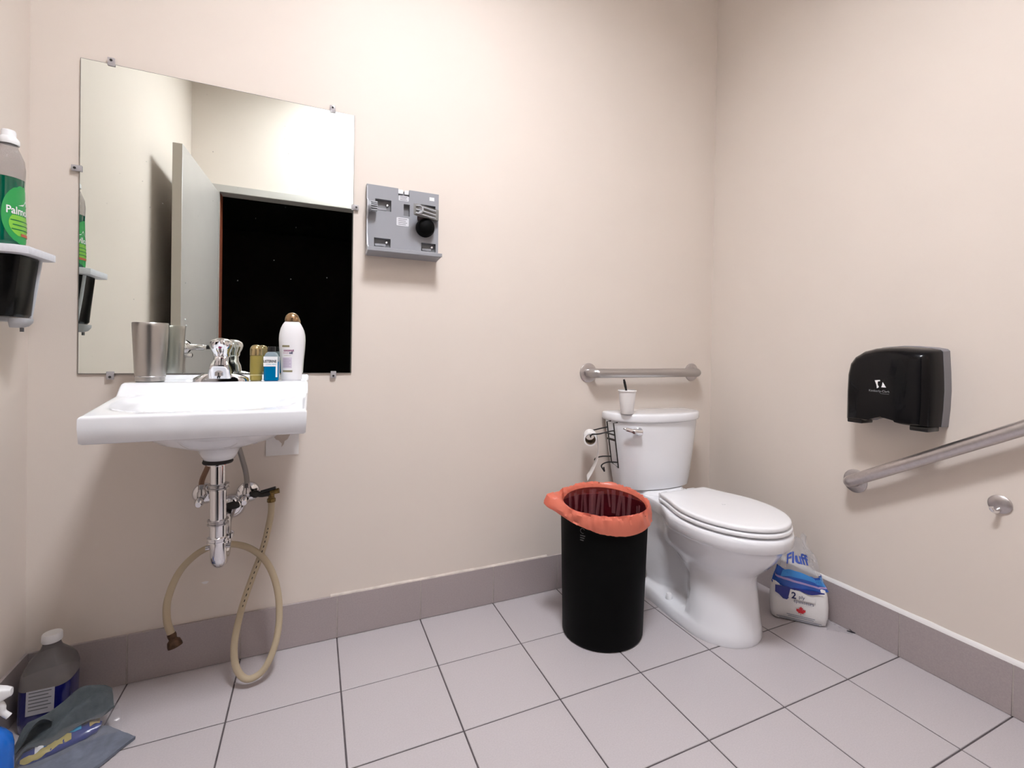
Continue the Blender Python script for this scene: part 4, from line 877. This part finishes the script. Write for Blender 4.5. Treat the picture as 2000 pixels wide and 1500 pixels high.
bm = NB(); tube(bm, [PK_(wd+.062, .014, .003), PK_(wd+.078, .012, .003), PK_(wd+.094, .010, .002)], [.0016, .003, .001], 6); tube(bm, [PK_(wd+.072, .024, .006), PK_(wd+.080, .012, .003)], .0012, 6); link('printed_corner', bm, INK, pk)

# ================================================================== CLEANING THINGS ON THE FLOOR, LEFT CORNER
# jug with blue liquid
jg = thing('cleaner_jug', 'clear plastic jug of dark blue cleaner with white cap in the corner', 'jug', (-.437, -.092, 0))
lean = Vector((.02, .0, 1)).normalized()
JX, JY = -.437, -.092
JP = [(0, .046), (.004, .052), (.03, .054), (.09, .054), (.135, .0535), (.155, .049), (.172, .041), (.186, .030), (.196, .022), (.206, .0185), (.215, .018)]
def jr(z):
    for a, b in zip(JP, JP[1:]):
        if z <= b[0]: return a[1]+(b[1]-a[1])*(z-a[0])/(b[0]-a[0])
    return JP[-1][1]
def jring(z, k=0, n=36):
    r = jr(z)-k; p = 3.4 if z < .14 else 2.0+1.4*max(0, (.2-z)/.06)
    return [(JX+.03*z+r*math.copysign(abs(math.cos(a))**(2/p), math.cos(a)), JY+r*math.copysign(abs(math.sin(a))**(2/p), math.sin(a)), z+.0005) for a in [2*PI*i/n+.15 for i in range(n)]]
bm = NB(); loft(bm, [jring(z) for z in (0, .004, .03, .06, .09, .112)]); link('blue_cleaner', bm, mat('navy_liquid', (.008, .010, .13), .1, coat=.5), jg, sharp=60)
bm = NB(); loft(bm, [jring(z) for z in (.1125, .125, .135, .145, .155, .164, .172, .179, .186, .196, .206, .215)]); link('jug_top', bm, mat('clear_pet_dark', (.42, .40, .40), .08, trans=.7, ior=1.15), jg, sharp=70)
bm = NB(); lathe(bm, (JX+.0065, JY, .214), [(.0205, 0), (.0215, .003), (.0210, .019), (.0195, .0215), (.002, .022)], 30, lean); link('cap', bm, WHITEP, jg)
bm = NB(); patch(bm, lambda u, v: Vector((JX+u+.03*v, JY-.0552-.0006, v)), -.026, .030, .052, .116, 6, 3); jl = link('label', bm, mat('jug_label', (.50, .49, .52), .5), jg)
bm = NB()
for k in range(6): patch(bm, lambda u, v: Vector((JX+u+.03*v, JY-.0562, v)), -.021, .024-.006*(k % 2), .109-k*.009, .1115-k*.009, 2, 1)
link('fine_print', bm, GREYD, jl)

# grey microfibre cloth thrown over the bag
CLO = mat('grey_cloth', (.085, .100, .108), .95, var=.18, vscale=60, bump=.9, bscale=900, bdist=.0012); CLO2 = mat('blue_grey_cloth', (.165, .185, .235), .95, var=.15, vscale=50, bump=.9, bscale=900, bdist=.0012)
q0 = Vector((-.446, -.226, .022)); q1 = Vector((-.292, -.168, .070))
ed = (q1-q0); eh = ed.copy(); eh.z = 0; eh.normalize(); ep = Vector((eh.y, -eh.x, 0))
def strip(P, wv, n_w, th, seed, amp):
    bm = NB(); P = smooth_path(P, 6); G = []
    for i, p in enumerate(P):
        row = []
        for j in range(n_w+1):
            s = -1+2*j/n_w; q = p+wv(i/(len(P)-1))*s
            row.append(q+Vector((0, 0, amp*noise.noise(Vector((q.x*22+seed, q.y*22, q.z*10))))))
        G.append(row)
    sheet(bm, G, th); return bm
cl = thing('grey_cloth', 'crumpled grey microfibre cloth draped over the package beside the blue jug', 'cloth', (-.37, -.19, .03))
up = Vector((0, 0, 1))
def QL(s, t, z): return q0+ed*s+ep*t+Vector((0, 0, z))
bm = NB(); G = []
for i in range(25):
    s_ = -.02+1.10*i/24; row = []
    for j in range(21):
        t_ = -.034+.082*j/20
        prof = math.exp(-((t_-.004)/.038)**2); ends = max(.12, 1-max(0, (s_-.84)/.30)**2-max(0, (.16-s_)/.22)**2)
        z = .056*prof*ends+.0135*math.sin(t_*175+s_*3.4+1.6*noise.noise(Vector((s_*3, t_*20, 1))))*ends+.012*noise.noise(Vector((s_*5, t_*40, 3)))-.006
        z += .010*math.exp(-((s_-.72)/.2)**2)
        p = QL(s_, t_+.010*noise.noise(Vector((s_*4, t_*10, 9))), 0); row.append(Vector((p.x, p.y, max(.014, p.z+z-.012))))
    G.append(row)
sheet(bm, G, .005); link('draped_sheet', bm, CLO, cl, sharp=80)
bm = strip([QL(.36, .020, .026), QL(.26, .030, .052), QL(.16, .034, .050), QL(.06, .034, .020), QL(-.06, .036, -.006), QL(-.16, .036, -.018)], lambda t: (eh*.004+ep*.014+up*.013), 6, .004, 9.0, .008); link('fold', bm, CLO, cl, sharp=80)
# printed package in the bag
pg = thing('printed_package', 'blue and yellow printed package in clear film under the grey cloth', 'package', (-.37, -.225, 0))
g0 = Vector((-.430, -.262, .012)); g1 = Vector((-.286, -.212, .028)); gd = g1-g0; gh = gd.copy(); gh.z = 0; gh.normalize(); gp = Vector((gh.y, -gh.x, 0))
def pill(s0, s1, w0, h0, z0, n=14):
    bm = NB(); R_ = []
    for i in range(n+1):
        t = i/n; s = s0+(s1-s0)*t; k = math.sqrt(max(.03, 1-(2*t-1)**6)); p = g0+gd*s+Vector((0, 0, z0))
        R_.append([p+gp*(w0*k*math.cos(a))+Vector((0, 0, max(-.011, h0*k*math.sin(a)+.002*math.sin(s*40+a*3)))) for a in [2*PI*q/16 for q in range(16)]])
    loft(bm, R_); return bm
link('package_body', pill(0, 1, .030, .016, 0), mat('package_navy', (.01, .03, .20), .22, coat=.4), pg, sharp=70)
def pgf(s, t, o): 
    a = PI/2-t/.024; k = math.sqrt(max(.03, 1-(2*s-1)**6)); return g0+gd*s+gp*((.030*k+o)*math.cos(a))+Vector((0, 0, (.016*k+o)*math.sin(a)+.002*math.sin(s*40+a*3)))
for nm, m_, s0, s1, t0, t1 in (('yellow_panel', mat('package_yellow', (.42, .34, .10), .35), .04, .62, .010, .028), ('cyan_panel', mat('package_cyan', (.02, .30, .55), .22, coat=.4), .22, .74, -.014, .008), ('white_badge', WHITEP, .20, .30, -.006, .010), ('tan_corner', mat('package_tan', (.45, .34, .13), .4), .84, .97, -.024, .006)):
    bm = NB(); patch(bm, lambda u, v: pgf(u, v+.006*math.sin(u*9), .0012 if nm != 'white_badge' else .0022), s0, s1, t0, t1, 12, 5); link(nm, bm, m_, pg)
bm = NB(); G = []
for i in range(15):
    s = -.18+1.42*i/14
    G.append([g0+gd*s+gp*(.052*(-1+2*j/10))+Vector((0, 0, max(.002-(g0+gd*s).z, .030*math.sqrt(max(0, 1-(-1+2*j/10)**2))+.010*noise.noise(Vector((i*.5, j*.5, 2)))-.02*max(0, abs(s-.5)-.45)*2))) for j in range(11)])
sheet(bm, G); link('clear_wrapper', bm, film('clear_film3', (.6, .58, .6), .16, .05), pg, sharp=80)
# blue-grey cloth on the floor
bm = NB(); G = []
A_, B_, C_, D_ = Vector((-.445, -.300, 0)), Vector((-.300, -.197, 0)), Vector((-.200, -.272, 0)), Vector((-.318, -.440, 0))
for i in range(17):
    row = []
    for j in range(15):
        u, v = i/16, j/14; p = (A_*(1-u)+B_*u)*(1-v)+(D_*(1-u)+C_*u)*v
        p = p+Vector((.006*noise.noise(Vector((u*4, v*4, 1))), .006*noise.noise(Vector((u*4, v*4, 7))), .011+.006*noise.noise(p*18)+.010*math.exp(-((v-.25)/.2)**2)*u))
        row.append(p)
    G.append(row)
sheet(bm, G, .008); tag(link('floor_cloth', bm, CLO2, None, (-.31, -.31, 0), sharp=80), 'folded blue-grey cloth lying flat on the floor tiles', 'cloth')
# blue spray bottle, half out of frame
sp = thing('spray_bottle', 'blue spray bottle with white trigger head by the left wall', 'spray bottle', (-.428, -.385, 0))
SB = mat('spray_blue', (.0, .13, .58), .25, coat=.4); bx2, by2 = -.428, -.385
bm = NB(); lathe(bm, (bx2, by2, .0005), [(.038, 0), (.042, .004), (.043, .03), (.043, .135), (.040, .152), (.030, .168), (.018, .180), (.0145, .188), (.0145, .200)], 32, sy=.8); link('bottle_body', bm, SB, sp)
bm = NB(); lathe(bm, (bx2, by2, .198), [(.0175, 0), (.0175, .018), (.012, .022), (.012, .03)], 24); hd_ = link('collar', bm, WHITEP, sp)
bm = NB(); rings = []
for x, z0, z1, hw in ((-.030, .236, .262, .010), (-.010, .230, .270, .012), (.015, .236, .270, .012), (.030, .242, .266, .010), (.040, .246, .262, .007)):
    rings.append([(bx2+x, by2+y, z) for y, z in rrect(-hw, hw, z0, z1, .005, 3)])
loft(bm, rings); link('trigger_head', bm, WHITEP, sp)
bm = NB(); tube(bm, [(bx2+.016, by2, .240), (bx2+.024, by2, .226), (bx2+.026, by2, .212), (bx2+.036, by2, .200)], [.006, .0065, .006, .006], 12, sm=4); link('trigger', bm, WHITEP, sp)
